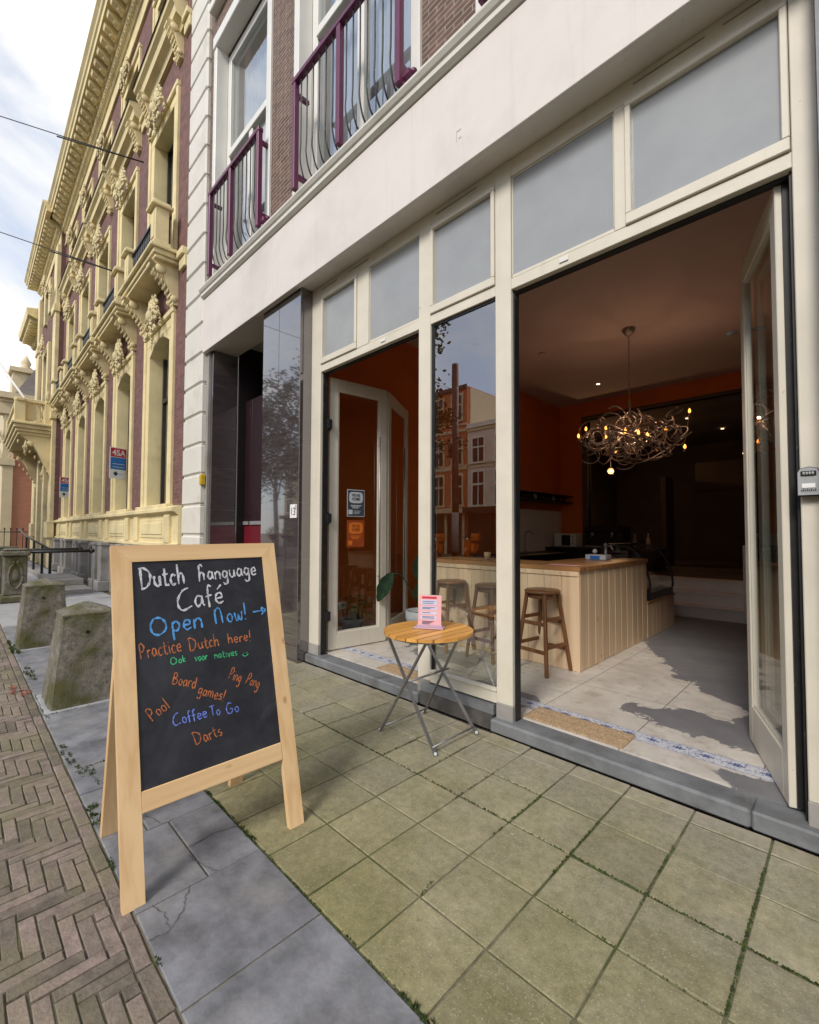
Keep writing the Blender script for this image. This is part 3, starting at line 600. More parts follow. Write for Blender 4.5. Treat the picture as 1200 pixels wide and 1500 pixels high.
# fascia, its soffit and the small cornice above
mb = MB().box(-6.69, 3.0, 2.41, 2.47, 3.93, 4.70, 0.004).box(-6.69, 3.0, 2.47, 2.85, 3.955, 4.86)
build('fascia', mb, 'fascia_paint', cafe)
mb = MB().prism([(2.47,4.715),(2.395,4.715),(2.37,4.735),(2.37,4.775),(2.355,4.785),(2.335,4.815),(2.335,4.835),(2.47,4.858)], -6.69, 3.0)
build('cornice_moulding', mb, 'quoin_paint', cafe)
mb = MB().box(-0.4-1.57,-1.93,2.4075,2.4105,4.20,4.205).box(-1.97,-1.966,2.4075,2.4105,4.13,4.2)   # scars of an old sign
mb.box(-1.95,-1.925,2.4075,2.4105,4.14,4.144); build('old_sign_mark', mb, 'old_glue', cafe)
# rusticated white pilaster at the left end
mb = MB(); z = -0.02; k = 0
while z < 13.5:
    mb.box(-7.40, -6.69, 2.40, 2.86, z+0.011, z+0.44-0.011, 0.022); mb.box(-7.39, -6.70, 2.425, 2.85, z-0.011, z+0.011); z += 0.44
build('quoin_pilaster', mb, 'quoin_paint', cafe)
# polished pillars, entry alcove between them
def pillar(x0, x1, y0, y1, z1, name='stone_pillar'):
    p = build(name, MB().box(x0, x1, y0, y1, 0, z1, 0.004), 'granite_tile', cafe); return p
pr = pillar(-4.975, -4.145, 2.48, 2.735, 3.953)
build('edge_trim', MB().box(-4.1475,-4.1425,2.4765,2.483,0.0,3.953), 'steel', pr)
build('tile_joint', MB().box(-4.602,-4.598,2.4788,2.4815,0.0,3.953), 'granite_line', pr)
pillar(-6.60, -6.53, 2.50, 2.87, 3.953)
build('wall_strip', MB().box(-6.689,-6.60,2.47,2.87,0,3.953), 'grey_stone', cafe)
p3 = pillar(-0.078, 1.4, 2.48, 2.735, 3.953)
alc = build('entry_alcove', MB().box(-6.53,-6.50,2.87,3.5,0,4.3).box(-5.06,-4.98,2.735,3.5,0,4.3).box(-6.53,-4.98,3.5,3.55,0,4.3), 'dark_hall', cafe)
build('alcove_ceiling', MB().box(-6.53,-4.98,2.87,3.5,4.12,4.2), 'fascia_paint', cafe)
build('alcove_floor', MB().box(-6.53,-4.98,2.56,3.5,0.0,0.04), 'door_sill_stone', cafe)
for xa, xb in ((-6.497,-6.29),(-6.28,-5.07)):
    dr = build('entry_door', MB().box(xa, xb, 2.98, 3.02, 0.04, 1.50, 0.004), 'door_red', cafe)
    build('upper_panel', MB().box(xa, xb, 2.98, 3.02, 1.502, 3.3, .004).box(xa+.05, xb-.05, 2.975, 2.981, 1.6, 3.2, .002), 'door_dark', dr); build('push_bar', MB().box(xa+.01, xb-.03, 2.955, 2.972, 1.455, 1.505), 'aluminium', dr)
    build('door_knob', MB().ball(((xa+xb)/2,2.96,1.05),.018), 'steel', dr)
build('alcove_lamp', MB().lathe([(0.05,0),(0.06,-.03),(0.02,-.05)], (-5.75,3.1,4.12), 12), 'steel', cafe)
# door steps and the base under the fixed window
build('door_step', MB().box(-4.14,-2.50,2.566,2.735,0.0,0.088,0.012), 'door_sill_stone', cafe)
build('door_step', MB().box(-1.81,-0.372,2.566,2.735,0.0,0.088,0.012), 'door_sill_stone', cafe)
build('door_step', MB().box(-0.370,1.4,2.567,2.735,0.0,0.0875,0.010), 'door_sill_stone', cafe)
wp = build('window_plinth', MB().box(-2.50,-1.81,2.612,2.70,0.10,0.165), 'door_sill_stone', cafe)
build('plinth_base', MB().box(-2.50,-1.81,2.598,2.70,0.0,0.10), 'grimy_stone', wp)
# ---- cream shop front
Y0, Y1 = 2.62, 2.705
posts = [(-4.147,-3.974),(-2.545,-2.415),(-1.790,-1.662),(-0.171,-0.078)]
mb = MB()
for a, b_ in posts: mb.box(a, b_, Y0, Y1, 0.19, 3.953, 0.004)
for (a, b_), (c, d) in zip([(p[1],0) for p in posts], [(p[0],0) for p in posts[1:]]):
    mb.box(a, c, Y0+.004, Y1, 3.03, 3.105, 0.003); mb.box(a, c, Y0+.004, Y1, 3.83, 3.953, 0.003)
mb.box(-3.37,-3.20,Y0+.002,Y1,3.105,3.83,0.003); mb.box(-0.962,-0.90,Y0+.002,Y1,3.105,3.83,0.003)
mb.box(-2.415,-1.790,Y0+.004,Y1,0.178,0.262,0.004)
front = build('shop_front_frame', mb, 'cream_paint', cafe)
for a, b_ in posts: build('post_foot', MB().box(a-.002, b_+.002, Y0-.003, Y1, 0.07, 0.19, 0.004), 'grey_stone', front)
for x0, x1 in ((-4.0,-3.7),(-3.5,-3.2),(-2.35,-1.95),(-0.85,-0.5),(-0.42,-0.2)): build('open_joint', MB().box(x0, x1, Y0-.0015, Y0+.006, 3.906, 3.911), 'grey_stone', front)
lights = [(-3.974,-3.37,3.105,3.83,True),(-3.20,-2.545,3.105,3.83,False),(-2.415,-1.790,3.105,3.83,True),(-1.662,-0.962,3.105,3.83,False),(-0.90,-0.171,3.105,3.83,True)]
for x0, x1, z0, z1, sash in lights:
    f = 0.055 if sash else 0.018; mb = MB(); ya = Y0-0.012 if sash else Y0+0.012
    for q in ((x0+.003,x1-.003,z0+.003,z0+f+.01),(x0+.003,x1-.003,z1-f*.6,z1-.003),(x0+.003,x0+f*.6,z0+f+.01,z1-f*.6),(x1-f*.6,x1-.003,z0+f+.01,z1-f*.6)): mb.box(q[0],q[1],ya,Y0+.05,q[2],q[3],.004)
    s_ = build('transom_window', mb, 'cream_paint', cafe)
    build('frosted_pane', MB().box(x0+f*.5,x1-f*.5,Y0+.022,Y0+.03,z0+f*.6,z1-f*.4), 'frosted_glass', s_)
mb = MB().box(-2.415,-2.395,Y0+.02,Y0+.055,.262,3.03).box(-1.80,-1.790,Y0+.02,Y0+.055,.262,3.03).box(-2.395,-1.80,Y0+.02,Y0+.055,3.012,3.03)
fw_ = build('fixed_window', mb, 'black_rubber', cafe)
build('window_pane', MB().box(-2.395,-1.80,Y0+.03,Y0+.038,.262,3.012), 'pane_clear', fw_)
build('window_sill', MB().prism([(Y0-.006,.262),(Y0+.03,.262),(Y0+.03,.278),(Y0-.006,.268)], -2.414,-1.791), 'cream_paint', fw_)
# black rebates and hinge sides of the two openings
mb = MB()
for x0, x1 in ((-3.974,-3.958),(-2.555,-2.5452),(-1.6618,-1.650),(-0.184,-0.1712)): mb.box(x0, x1, Y0+.03, Y1, .09, 3.03)
mb.box(-3.958,-2.555,Y0+.045,Y1,3.015,3.0298).box(-1.650,-0.184,Y0+.045,Y1,3.015,3.0298)
build('door_rebate', mb, 'black_rubber', front)
for z in (0.42,1.45,2.45): build('door_hinge', MB().box(-4.02,-3.955,2.702,2.762,z,z+.10,.004).tube([(-3.985,2.735,z-.01),(-3.985,2.735,z+.11)], .013, 8), 'black_iron', front)
# ---- folding doors: leaf = frame > pane, handle
def leaf(p0, p1, z0, z1, thick, stile, rail_b, rail_t, pane='pane_door', handle=None, side=1):
    p0, p1 = Vector((*p0,0)), Vector((*p1,0)); d = (p1-p0); Lg = d.length; d.normalize(); nrm = Vector((-d.y,d.x,0)); zz = Vector((0,0,1))
    def bx(mb, a, b_, za, zb, th, bev=.004, off=0): return mb.obox(p0+d*(a+b_)/2+nrm*off+zz*(za+zb)/2, d, nrm, zz, (b_-a)/2, th/2, (zb-za)/2, bev)
    mb = MB(); bx(mb,0,stile,z0,z1,thick); bx(mb,Lg-stile,Lg,z0,z1,thick); bx(mb,stile,Lg-stile,z0,z0+rail_b,thick); bx(mb,stile,Lg-stile,z1-rail_t,z1,thick)
    b0 = .014
    for q in ((stile-.002,Lg-stile+.002,z0+rail_b,z0+rail_b+b0),(stile-.002,Lg-stile+.002,z1-rail_t-b0,z1-rail_t),(stile-.002,stile+b0,z0+rail_b+b0,z1-rail_t-b0),(Lg-stile-b0,Lg-stile+.002,z0+rail_b+b0,z1-rail_t-b0)): bx(mb,*q,thick*.62,0)
    lf = build('door_leaf', mb, 'cream_paint', cafe)
    build('door_pane', bx(MB(),stile+.004,Lg-stile-.004,z0+rail_b+.004,z1-rail_t-.004,.007,0), pane, lf)
    if handle:
        a, za, zb = handle; q = p0+d*a+nrm*side*(thick/2+.035)
        hb = MB().tube([q+zz*za,q+zz*zb],.009,8)
        for z_ in (za+.1,zb-.1): hb.tube([q+zz*z_, q-nrm*side*.035+zz*z_],.006,6)
        build('pull_handle', hb, 'steel', lf)
    return lf, p0, d, nrm
leaf((-4.025,2.768),(-3.935,3.50),.102,3.022,.045,.10,.175,.125,handle=(.62,.75,2.45),side=-1)
leaf((-3.945,3.53),(-4.42,4.32),.102,3.022,.045,.10,.175,.125,handle=(.60,.75,2.45),side=-1)
lr = leaf((-0.222,2.700),(-0.470,3.43),.102,3.022,.045,.085,.22,.125,'pane_dark')
build('edge_seal', MB().obox((-0.196,2.703,1.562),(0.94,0.32,0),(-.32,.94,0),(0,0,1),.021,.008,1.45), 'black_rubber', lr[0])
mb = MB().box(-0.205,-0.1715,2.708,2.75,.10,3.015); build('door_jamb', mb, 'black_rubber', front)
leaf((-0.405,3.45),(-0.165,2.80),.102,3.022,.042,.085,.22,.125,'pane_dark')
build('hand_latch', MB().tube([(-0.50,3.40,2.62),(-0.535,3.385,2.62),(-0.56,3.375,2.615)],.011,8), 'steel', lr[0])
# small plates on the transom
for x in (-1.305,-3.02): build('lock_plate', MB().box(x,x+.06,Y0-.004,Y0+.004,3.058,3.090,.002), 'white_paint', front)
# ---- upper windows with curtains behind
def upper_window(x0, x1, z0, z1, zt):
    ya = YB+.14; f = .10; mb = MB()
    mb.box(x0,x0+f,ya,ya+.10,z0,z1,.006).box(x1-f,x1,ya,ya+.10,z0,z1,.006).box(x0+f,x1-f,ya,ya+.10,z1-.12,z1,.006).box(x0+f,x1-f,ya,ya+.10,z0,z0+.11,.006).box(x0+f,x1-f,ya-.02,ya+.08,zt,zt+.10,.006)
    xm = (x0+x1)/2; mb.box(xm-.05,xm+.05,ya-.005,ya+.09,z0+.11,zt,.006)
    fr = build('upper_window', mb, 'white_paint', cafe)
    pn = MB().box(x0+f,xm-.05,ya+.04,ya+.048,z0+.11,zt).box(xm+.05,x1-f,ya+.04,ya+.048,z0+.11,zt).box(x0+f,x1-f,ya+.04,ya+.048,zt+.10,z1-.12)
    build('glass_pane', pn, 'pane_sky', fr)
    cu = MB(); n_ = 60; vs = []
    for i in range(n_+1):
        x = x0+f+(x1-x0-2*f)*i/n_; y = ya+.22+.02*math.sin(i*1.35)
        vs += [(x,y,z0+.1),(x,y,z1-.1)]
    cu.add(vs, [(2*i,2*i+2,2*i+3,2*i+1) for i in range(n_)], True); build('curtain', cu, 'curtain', fr)
    rv = MB().box(x0-.10,x0,YB-.03,YB+.14,z0,z1+.05,.006).box(x1,x1+.10,YB-.03,YB+.14,z0,z1+.05,.006)
    rv.box(x0-.10,x1+.10,YB-.05,YB+.14,z1+.05,z1+.22,.01).box(x0-.14,x1+.14,YB-.10,YB+.14,z1+.60,z1+.72,.01).box(x0-.06,x1+.06,YB-.02,YB+.05,z1+.22,z1+.28,.01)
    build('window_surround', rv, 'white_paint', fr)
    build('window_reveal', MB().box(x0-.0,x0+.004,YB+.14,YB+.30,z0,z1).box(x0,x1,YB+.30,YB+.42,z0-.02,z0).box(x0,x1,YB+.44,YB+.45,z0,z1), 'white_paint', fr)
for a, b_ in (W1,W2,W3): upper_window(a, b_, 4.86, 8.28, 6.72)
def rail(xs, z0=4.90, z1=5.98, yf=2.33):
    mb = MB()
    for x in xs: mb.box(x-.028,x+.028,yf-.028,yf+.028,z0-.04,z1,.004)
    mb.box(xs[0]-.035,xs[-1]+.035,yf-.032,yf+.032,z1,z1+.05,.005)
    for x in (xs[0],xs[-1]):
        for z in (z0+.12,z1-.1): mb.box(x-.02,x+.02,yf+.028,YB+.02,z-.02,z+.02)
    o = build('balcony_railing', mb, 'plum_paint', cafe); bars = MB()
    for a, b_ in zip(xs, xs[1:]):
        n_ = max(4, round((b_-a)/.105))
        for k in range(1, n_):
            x = a+(b_-a)*k/n_; bars.tube(curve_pts([(x,yf,z1),(x,yf,z0+.42),(x,yf-.005,z0+.22),(x,yf+.035,z0+.06),(x,yf+.095,z0+.0)],4), .008, 6)
    build('railing_bars', bars, 'black_iron', o)
rail((-6.27,-5.61,-4.845)); rail((-4.045,-3.275,-2.485)); rail((-1.66,-0.88,-0.1))
for x in (-4.80,-2.44,-1.70): build('rail_bracket', MB().box(x-.03,x+.05,2.34,2.47,4.90,4.95,.004).ball((x+.05,2.40,4.95),.03), 'plum_paint', cafe)
# ---- interior shell
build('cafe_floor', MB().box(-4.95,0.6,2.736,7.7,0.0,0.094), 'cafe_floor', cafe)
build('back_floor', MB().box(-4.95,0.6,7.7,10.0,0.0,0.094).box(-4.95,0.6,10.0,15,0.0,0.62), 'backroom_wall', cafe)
build('cafe_ceiling', MB().box(-4.98,0.6,2.85,10.0,4.30,4.36), 'ceiling_plaster', cafe)
build('side_wall', MB().box(-4.98,-4.95,2.736,10.0,0.0,4.30), 'orange_wall', cafe)
build('tile_splashback', MB().box(-4.951,-4.942,7.3,9.9,0.95,1.84), 'blind', cafe)
build('party_wall', MB().box(0.6,0.7,2.736,15,0.0,4.36), 'red_wall', cafe)
build('front_wall_inside', MB().box(-4.98,0.7,2.71,2.85,3.955,4.36), 'orange_wall', cafe)
build('back_wall', MB().wallxz(-4.98,0.6,0,4.30,9.9,10.0,[(-4.27,0.2,0.0,3.92)]), 'orange_wall', cafe)
build('opening_frame', MB().box(-4.40,-4.27,9.86,10.02,0.09,3.98,.004).box(-4.27,0.2,9.86,10.02,3.92,3.98,.004), 'backroom_wall', cafe)
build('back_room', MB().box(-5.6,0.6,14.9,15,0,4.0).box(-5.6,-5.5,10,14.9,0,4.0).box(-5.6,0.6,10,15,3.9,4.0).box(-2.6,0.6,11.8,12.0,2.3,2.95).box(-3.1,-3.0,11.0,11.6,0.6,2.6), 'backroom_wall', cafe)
mb = MB()
for k in range(3):
    mb.box(-2.6,-1.13,7.70+k*.27,8.0+k*.27,0.094+k*.175,0.245+k*.175).box(-2.62,-1.13,7.675+k*.27,8.0+k*.27,0.245+k*.175,0.268+k*.175,.004)
mb.box(-1.13,-1.09,7.66,8.5,0.094,1.18,.004); build('back_steps', mb, 'white_paint', cafe)
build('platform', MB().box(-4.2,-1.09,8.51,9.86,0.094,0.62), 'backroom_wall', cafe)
mb = MB()
for p in ((-3.58,8.79,4.30),(-1.2,9.2,4.30),(-4.2,5.6,4.30)): mb.lathe([(.045,-.006),(.05,-.004),(.05,0)], p, 14)
dl = build('ceiling_spotlight', mb, 'steel', cafe)
mb = MB()
for p in ((-3.58,8.79,4.293),(-2.6,11.2,3.88),(-2.25,12.9,3.88),(-3.3,13.5,3.88),(-1.5,10.6,2.9)): mb.lathe([(.0,-.004),(.034,-.003),(.034,0)], p, 12)
build('spotlight_bulb', mb, 'spot_glow', dl)
build('smoke_detector', MB().lathe([(.03,-.03),(.05,-.022),(.055,0)], (-3.62,6.65,4.30), 16), 'ceiling_plaster', cafe)
# ---------------------------------------------------------------- yellow and plum townhouse on the left
TY = 2.42
town = thing('townhouse', 'plum brick townhouse with carved yellow window surrounds, small balconies and a deep bracketed cornice', 'building', (-7.405, TY, 0))
town.rotation_euler = (0, 0, -R(0.7))
C0, PITCH, NB = -8.77, 2.55, 5
cs = [C0-i*PITCH for i in range(NB)]
XR0, XR1 = -20.9, -27.3                                       # projecting end bay
H = 0.58
holes = [(c-H-.06, c+H+.06, *z) for c in cs for z in ((1.74,4.85),(5.88,8.72),(10.28,11.42))]
build('brick_wall', MB().wallxz(XR0, -7.405, 1.1, 12.9, TY, TY+.3, holes), 'brick_plum', town)
build('side_wall', MB().box(XR1+.3, -7.5, TY+.9, TY+1.0, 0, 12.9).box(XR1, XR1+.3, TY+.3, TY+6, 0, 13), 'brick_plum', town)
build('roof', MB().prism([(2.0,13.16),(TY+4,15.4),(TY+9,15.4),(TY+9,13.16)], XR1, -7.42), 'slate_roof', town)
# ornament helpers: mirrored leaf and scroll work
def scrolls(mb, c, s, seed=0, th=0.05):
    """a carved cartouche: leaf fan, volutes, a mask and a drop of fruit, all in small relief"""
    rng = random.Random(seed); x, y, z = c
    for k in range(11):                                      # ribbed acanthus fan
        a = R(-80+16*k); L_ = s*(.36+.05*(k%2))
        for q in range(3):
            u = .45+.27*q; mb.ball((x+math.sin(a)*L_*u, y-th*(.9-.2*q), z+.12*s+math.cos(a)*L_*u), s*.048, 5, 4, (.8+.5*abs(math.sin(a)), .7, 1.5-.5*abs(math.sin(a))))
    for sg in (-1,1):
        for (cx_, cz_, r0, tw, k0) in ((.20,.02,.15,.62,0),(.40,-.04,.10,.7,1),(.30,-.24,.09,-.7,2)):
            pts = [(x+sg*(cx_+r0*(1-t_/13)*math.cos(t_*tw))*s, y-th*.7-.015*s, z+(cz_+r0*(1-t_/13)*math.sin(t_*tw))*s) for t_ in range(12)]
            mb.tube(pts, [.034*s*(1-.45*i/11) for i in range(12)], 5)
        for k in range(9):
            u = k/8; mb.ball((x+sg*(.30+.26*u)*s, y-th*.3, z+(.16-.42*u*u)*s+rng.uniform(-.03,.03)*s), s*rng.uniform(.032,.05), 5, 4, (1.4,.7,.8))
        for k in range(5): mb.ball((x+sg*(.10+.05*k)*s, y-th*.8, z+(.26-.02*k)*s), s*.035, 5, 4)
    mb.ball((x, y-th*1.0, z+.08*s), .115*s, 9, 7, (.85,.8,1.25)); mb.ball((x, y-th*1.6, z+.05*s), .035*s, 6, 4, (.8,1,1.4))
    for sg in (-1,1): mb.ball((x+sg*.045*s, y-th*1.45, z+.12*s), .026*s, 5, 4)
    for k in range(14): mb.ball((x+rng.uniform(-.09,.09)*s*(1-k/16), y-th*(1.0-.04*k), z-(.04+.034*k)*s), s*rng.uniform(.035,.055)*(1-k/28), 5, 4)
    return mb
def console(mb, x, y, z1, h, d, w):
    """S-shaped bracket under something that projects by d"""
    pr = []
    for k in range(13):
        u = k/12; pr.append((y-d*(1-u)**1.6*(1-.16*math.sin(u*PI*2))-.05, z1-h*u))
    pr += [(y+.02, z1-h), (y+.02, z1)]
    mb.prism(pr, x-w/2, x+w/2)
    for sg in (-1,1):
        hr_ = min(h*.13,.10); mb.lathe([(0.001,-.012),(hr_*.8,-.012),(hr_,0),(hr_*.8,.012),(0.001,.012)], (x+sg*w/2, y-d*.72, z1-h*.18), 10, axis='x')
        mb.lathe([(0.001,-.012),(hr_*.55,-.012),(hr_*.7,0),(hr_*.55,.012),(0.001,.012)], (x+sg*w/2, y-.06, z1-h*.86), 10, axis='x')
    for k in range(9):
        for sg in (-1,0,1): mb.ball((x+sg*w*.27, y-d*max(0,1-k/8.6)**1.6-.055, z1-h*(.14+.10*k)), w*.11, 5, 4, (1.2,.6,1.7))
    return mb
def surround(mb, c, z0, z1, wo, arch=0.0, sill=True):
    y = TY
    for sg in (-1,1):
        mb.box(c+sg*H, c+sg*(H+.17), y-.02, y+.30, z0, z1, .008); mb.box(c+sg*(H+.17), c+sg*wo, y-.05, y+.02, z0, z1+.17, .012)
    mb.box(c-H-.17, c+H+.17, y-.02, y+.30, z1, z1+.17, .008); mb.box(c-wo, c+wo, y-.06, y+.02, z1+.17, z1+.27, .012)
    if arch:
        n_ = 10; pl = [(c-H, z1+.002)]+[(c-H+2*H*k/n_, z1-arch*(1-math.sin(PI*k/n_)) ) for k in range(n_+1)]+[(c+H, z1+.002)]
        mb.prism(pl, y-.015, y+.29, 'xz')
    return mb
def sash(name, c, z0, z1, bar, blind_to):
    y = TY+.21; f = .055; mb = MB()
    mb.box(c-H,c-H+f,y,y+.06,z0,z1).box(c+H-f,c+H,y,y+.06,z0,z1).box(c-H+f,c+H-f,y,y+.06,z0,z0+f*1.5).box(c-H+f,c+H-f,y,y+.06,z1-f,z1).box(c-H+f,c+H-f,y-.015,y+.05,bar,bar+.07)
    o = build(name, mb, 'dark_wood', town)
    build('glass_pane', MB().box(c-H+f,c+H-f,y+.03,y+.036,z0+f*1.5,z1-f), 'pane_town', o)
    build('blind', MB().box(c-H+.02,c+H-.02,y+.10,y+.11,blind_to,z1), 'blind', o)
    build('room_back', MB().box(c-H-.1,c+H+.1,y+.5,y+.51,z0-.2,z1+.2), 'dark_hall', o)
    return o
first = []
c = cs[0]
first.append(build('ground_floor_surround', surround(MB(), c, 1.80, 4.78, .86, .20).box(c-.9,c+.9,TY-.12,TY+.25,1.70,1.80,.01), 'yellow_stucco', town))
first.append(sash('ground_floor_window', c, 1.80, 4.78, 3.75, 1.9))
first.append(build('keystone_carving', scrolls(MB(), (c,TY-.10,5.05), .80, 1, .07), 'yellow_carving', town))
# balcony: slab on two consoles, pedestals, iron balusters
YF = TY-.40
mb = MB().box(c-1.05,c+1.05,YF,TY+.1,5.72,5.80,.008).box(c-1.09,c+1.09,YF-.05,TY+.1,5.80,5.86,.01).box(c-1.02,c+1.02,YF+.03,TY+.1,5.66,5.72,.008)
console(mb, c-.82, TY, 5.66, .62, .36, .22); console(mb, c+.82, TY, 5.66, .62, .36, .22)
bl = build('balcony', mb, 'yellow_stucco', town); first.append(bl)
for sg in (-1,1):
    mb = MB(); x = c+sg*.86; mb.box(x-.16,x+.16,YF+.0,YF+.26,5.86,5.95,.01).box(x-.13,x+.13,YF+.03,YF+.23,5.95,6.50,.008).box(x-.07,x+.07,YF+.018,YF+.03,6.02,6.43,.006).box(x-.18,x+.18,YF-.03,YF+.28,6.50,6.56,.012).box(x-.15,x+.15,YF,YF+.25,6.56,6.60,.01)
    build('balcony_pedestal', mb, 'yellow_stucco', bl)
mb = MB().box(c-.73,c+.73,YF+.09,YF+.14,6.44,6.48).box(c-.73,c+.73,YF+.095,YF+.135,5.93,5.96)
for k in range(13):
    x = c-.66+.11*k; mb.lathe([(.012,5.96),(.024,6.06),(.014,6.16),(.012,6.2),(.024,6.3),(.012,6.44)], (x,YF+.115,0), 6)
build('iron_balusters', mb, 'black_iron', bl)
first.append(build('upper_surround', surround(MB(), c, 5.87, 8.65, .84), 'yellow_stucco', town))
first.append(sash('upper_floor_window', c, 5.92, 8.65, 7.35, 6.6))
first.append(build('figure_carving', scrolls(MB(), (c,TY-.11,8.80), .80, 2, .08), 'yellow_carving', town))
YH = TY-.26
mb = MB().prism([(TY+.02,9.60),(TY-.06,9.60),(TY-.08,9.70),(YH+.08,9.74),(YH+.06,9.86),(YH,9.90),(YH-.02,9.99),(TY+.02,10.08)], c-1.12, c+1.12)
console(mb, c-.86, TY, 9.72, .52, .20, .20); console(mb, c+.86, TY, 9.72, .52, .20, .20)
hd = build('window_hood', mb, 'yellow_stucco', town); first.append(hd); build('lead_flashing', MB().prism([(TY+.01,10.083),(YH-.03,9.993),(YH-.035,9.965),(YH-.025,9.965),(YH-.02,9.985),(TY+.01,10.076)], c-1.13, c+1.13), 'black_rubber', hd)
first.append(build('attic_surround', surround(MB(), c, 10.10, 11.35, .80), 'yellow_stucco', town))
first.append(sash('attic_window', c, 10.35, 11.35, 10.85, 10.6))
first.append(build('attic_carving', scrolls(MB(), (c,TY-.11,11.42), .62, 3, .07), 'yellow_carving', town))
for i in range(1, NB):
    for o in first: copy_tree(o, town, (-i*PITCH, 0, 0))
# string courses, panelled plinth, stone base
def xmass(x0, x1, yf):
    mb = MB(); mb.box(x0,x1,yf-.10,yf+.02,9.40,9.46,.01).box(x0,x1,yf-.05,yf+.02,9.27,9.40,.01); mb.box(x0,x1,yf-.06,yf+.02,5.50,5.66,.01).box(x0,x1,yf-.10,yf+.02,5.66,5.72,.01); return mb
mb = MB()
edges = [-7.41]+[c_+s_ for c_ in cs for s_ in (1.10,-1.10)]+[XR0]
for a, b_ in zip(edges[::2], edges[1::2]):
    for z0, z1, d, z2, d2 in ((9.62,9.72,.09,9.44,.05),(5.70,5.82,.09,5.52,.05)): build('string_course', MB().box(b_, a, TY-d, TY+.02, z0, z1, .01).box(b_, a, TY-d2, TY+.02, z2, z0, .01), 'yellow_stucco', town)
mb = MB().box(XR0,-7.41,TY-.06,TY+.3,1.13,1.62).prism([(TY+.1,1.62),(TY-.08,1.62),(TY-.10,1.65),(TY-.15,1.67),(TY-.15,1.72),(TY-.06,1.76),(TY+.1,1.76)], XR0, -7.41).box(XR0,-7.41,TY-.10,TY+.1,1.10,1.17,.01)
for c_ in cs:
    mb.box(c_-.70,c_+.70,TY-.075,TY-.05,1.24,1.56,.008).box(c_-.60,c_+.60,TY-.09,TY-.07,1.30,1.50,.008)
    for sg in (-1,1): mb.box(c_+sg*.80,c_+sg*1.06,TY-.11,TY-.05,1.17,1.62,.008)
build('plinth', mb, 'yellow_stucco', town)
bh = [(c_-.56,c_+.56,0.08,0.96) for c_ in cs]
mb = MB().wallxz(XR0,-7.41,0,1.10,TY-.06,TY+.25,bh)
for c_ in cs:
    for sg in (-1,1):
        x = c_+sg*.92; mb.box(x-.17,x+.17,TY-.22,TY-.05,.24,1.06,.01).box(x-.21,x+.21,TY-.28,TY-.05,.0,.24,.02).box(x-.20,x+.20,TY-.24,TY-.05,1.03,1.10,.01)
build('stone_base', mb, 'grey_stone', town)
bw = MB()
for c_ in cs: bw.box(c_-.56,c_+.56,TY+.16,TY+.18,.08,.96)
build('basement_window', bw, 'dark_hall', town)
# cornice with modillions
def cornice(x0, x1, yw, name='cornice'):
    mb = MB().box(x0,x1,yw-.05,yw+.1,11.98,12.06,.01).box(x0,x1,yw-.03,yw+.1,12.06,12.42)
    mb.prism([(yw+.1,12.42),(yw-.06,12.42),(yw-.10,12.48),(yw-.16,12.52),(yw-.17,12.60),(yw+.1,12.60)], x0, x1)
    mb.prism([(yw+.1,12.80),(yw-.50,12.80),(yw-.51,12.93),(yw-.545,12.96),(yw-.56,13.03),(yw-.62,13.10),(yw-.62,13.14),(yw+.1,13.20)], x0-(.5 if name!='cornice' else 0), x1+(.5 if name!='cornice' else 0))
    mb.box(x0,x1,yw-.20,yw+.1,12.60,12.80)
    x = x1-.16
    while x > x0+.1:
        mb.prism([(yw-.18,12.62),(yw-.26,12.60),(yw-.33,12.66),(yw-.44,12.71),(yw-.47,12.795),(yw-.18,12.795)], x-.085, x+.085); mb.ball((x,yw-.30,12.65),.06,6,4,(1,1,.8)); x -= .36
    x = x1-.06
    while x > x0+.03: mb.ball((x,yw-.135,12.50),.038,5,4,(.8,.8,1.2)); x -= .12
    return build(name, mb, 'yellow_stucco', town)
cornice(XR0, -7.41, TY)
# projecting end bay: pilasters, portal and big balcony
ry = TY-.14
mb = MB().wallxz(XR1, XR0, 0, 12.9, ry, TY+.3, [(-24.95,-23.25,.1,4.66),(-24.75,-23.45,5.95,8.80),(-24.75,-23.45,10.25,11.45)])
build('end_bay_wall', mb, 'brick_plum', town)
mb = MB()
for x in (XR0-.34, XR1+.34):
    mb.box(x-.34,x+.34,ry-.12,ry+.02,0,12.0,.015).box(x-.40,x+.40,ry-.18,ry+.02,5.45,5.75,.02).box(x-.40,x+.40,ry-.18,ry+.02,9.45,9.75,.02).box(x-.42,x+.42,ry-.20,ry+.02,1.1,1.7,.02)
for z0, z1 in ((5.9,8.75),(10.2,11.4)):
    mb.box(-25.1,-24.7,ry-.10,ry+.2,z0,z1+.25,.01).box(-23.5,-23.1,ry-.10,ry+.2,z0,z1+.25,.01).box(-24.7,-23.5,ry-.10,ry+.2,z1,z1+.25,.01)
mb.box(-25.4,-24.9,ry-.14,ry+.2,0,4.9,.01).box(-23.3,-22.8,ry-.14,ry+.2,0,4.9,.01).box(-24.9,-23.3,ry-.14,ry+.2,4.6,4.9,.01)
build('end_bay_pilasters', mb, 'yellow_stucco', town)
for p_, s_, e_ in (((-24.1,ry-.16,8.95),1.0,4),((-24.1,ry-.16,11.6),.8,5),((-24.1,ry-.2,5.0),.8,6),((XR0-.34,ry-.18,10.2),.55,7),((XR0-.34,ry-.18,6.2),.55,7)): build('end_bay_carving', scrolls(MB(), p_, s_, e_, .09), 'yellow_carving', town)
build('portal_door', MB().box(-24.9,-23.3,TY+.1,TY+.2,.1,4.6).box(-24.7,-23.5,TY+.1,TY+.2,6.0,8.7).box(-24.6,-23.6,TY+.1,TY+.2,10.3,11.35), 'dark_wood', town)
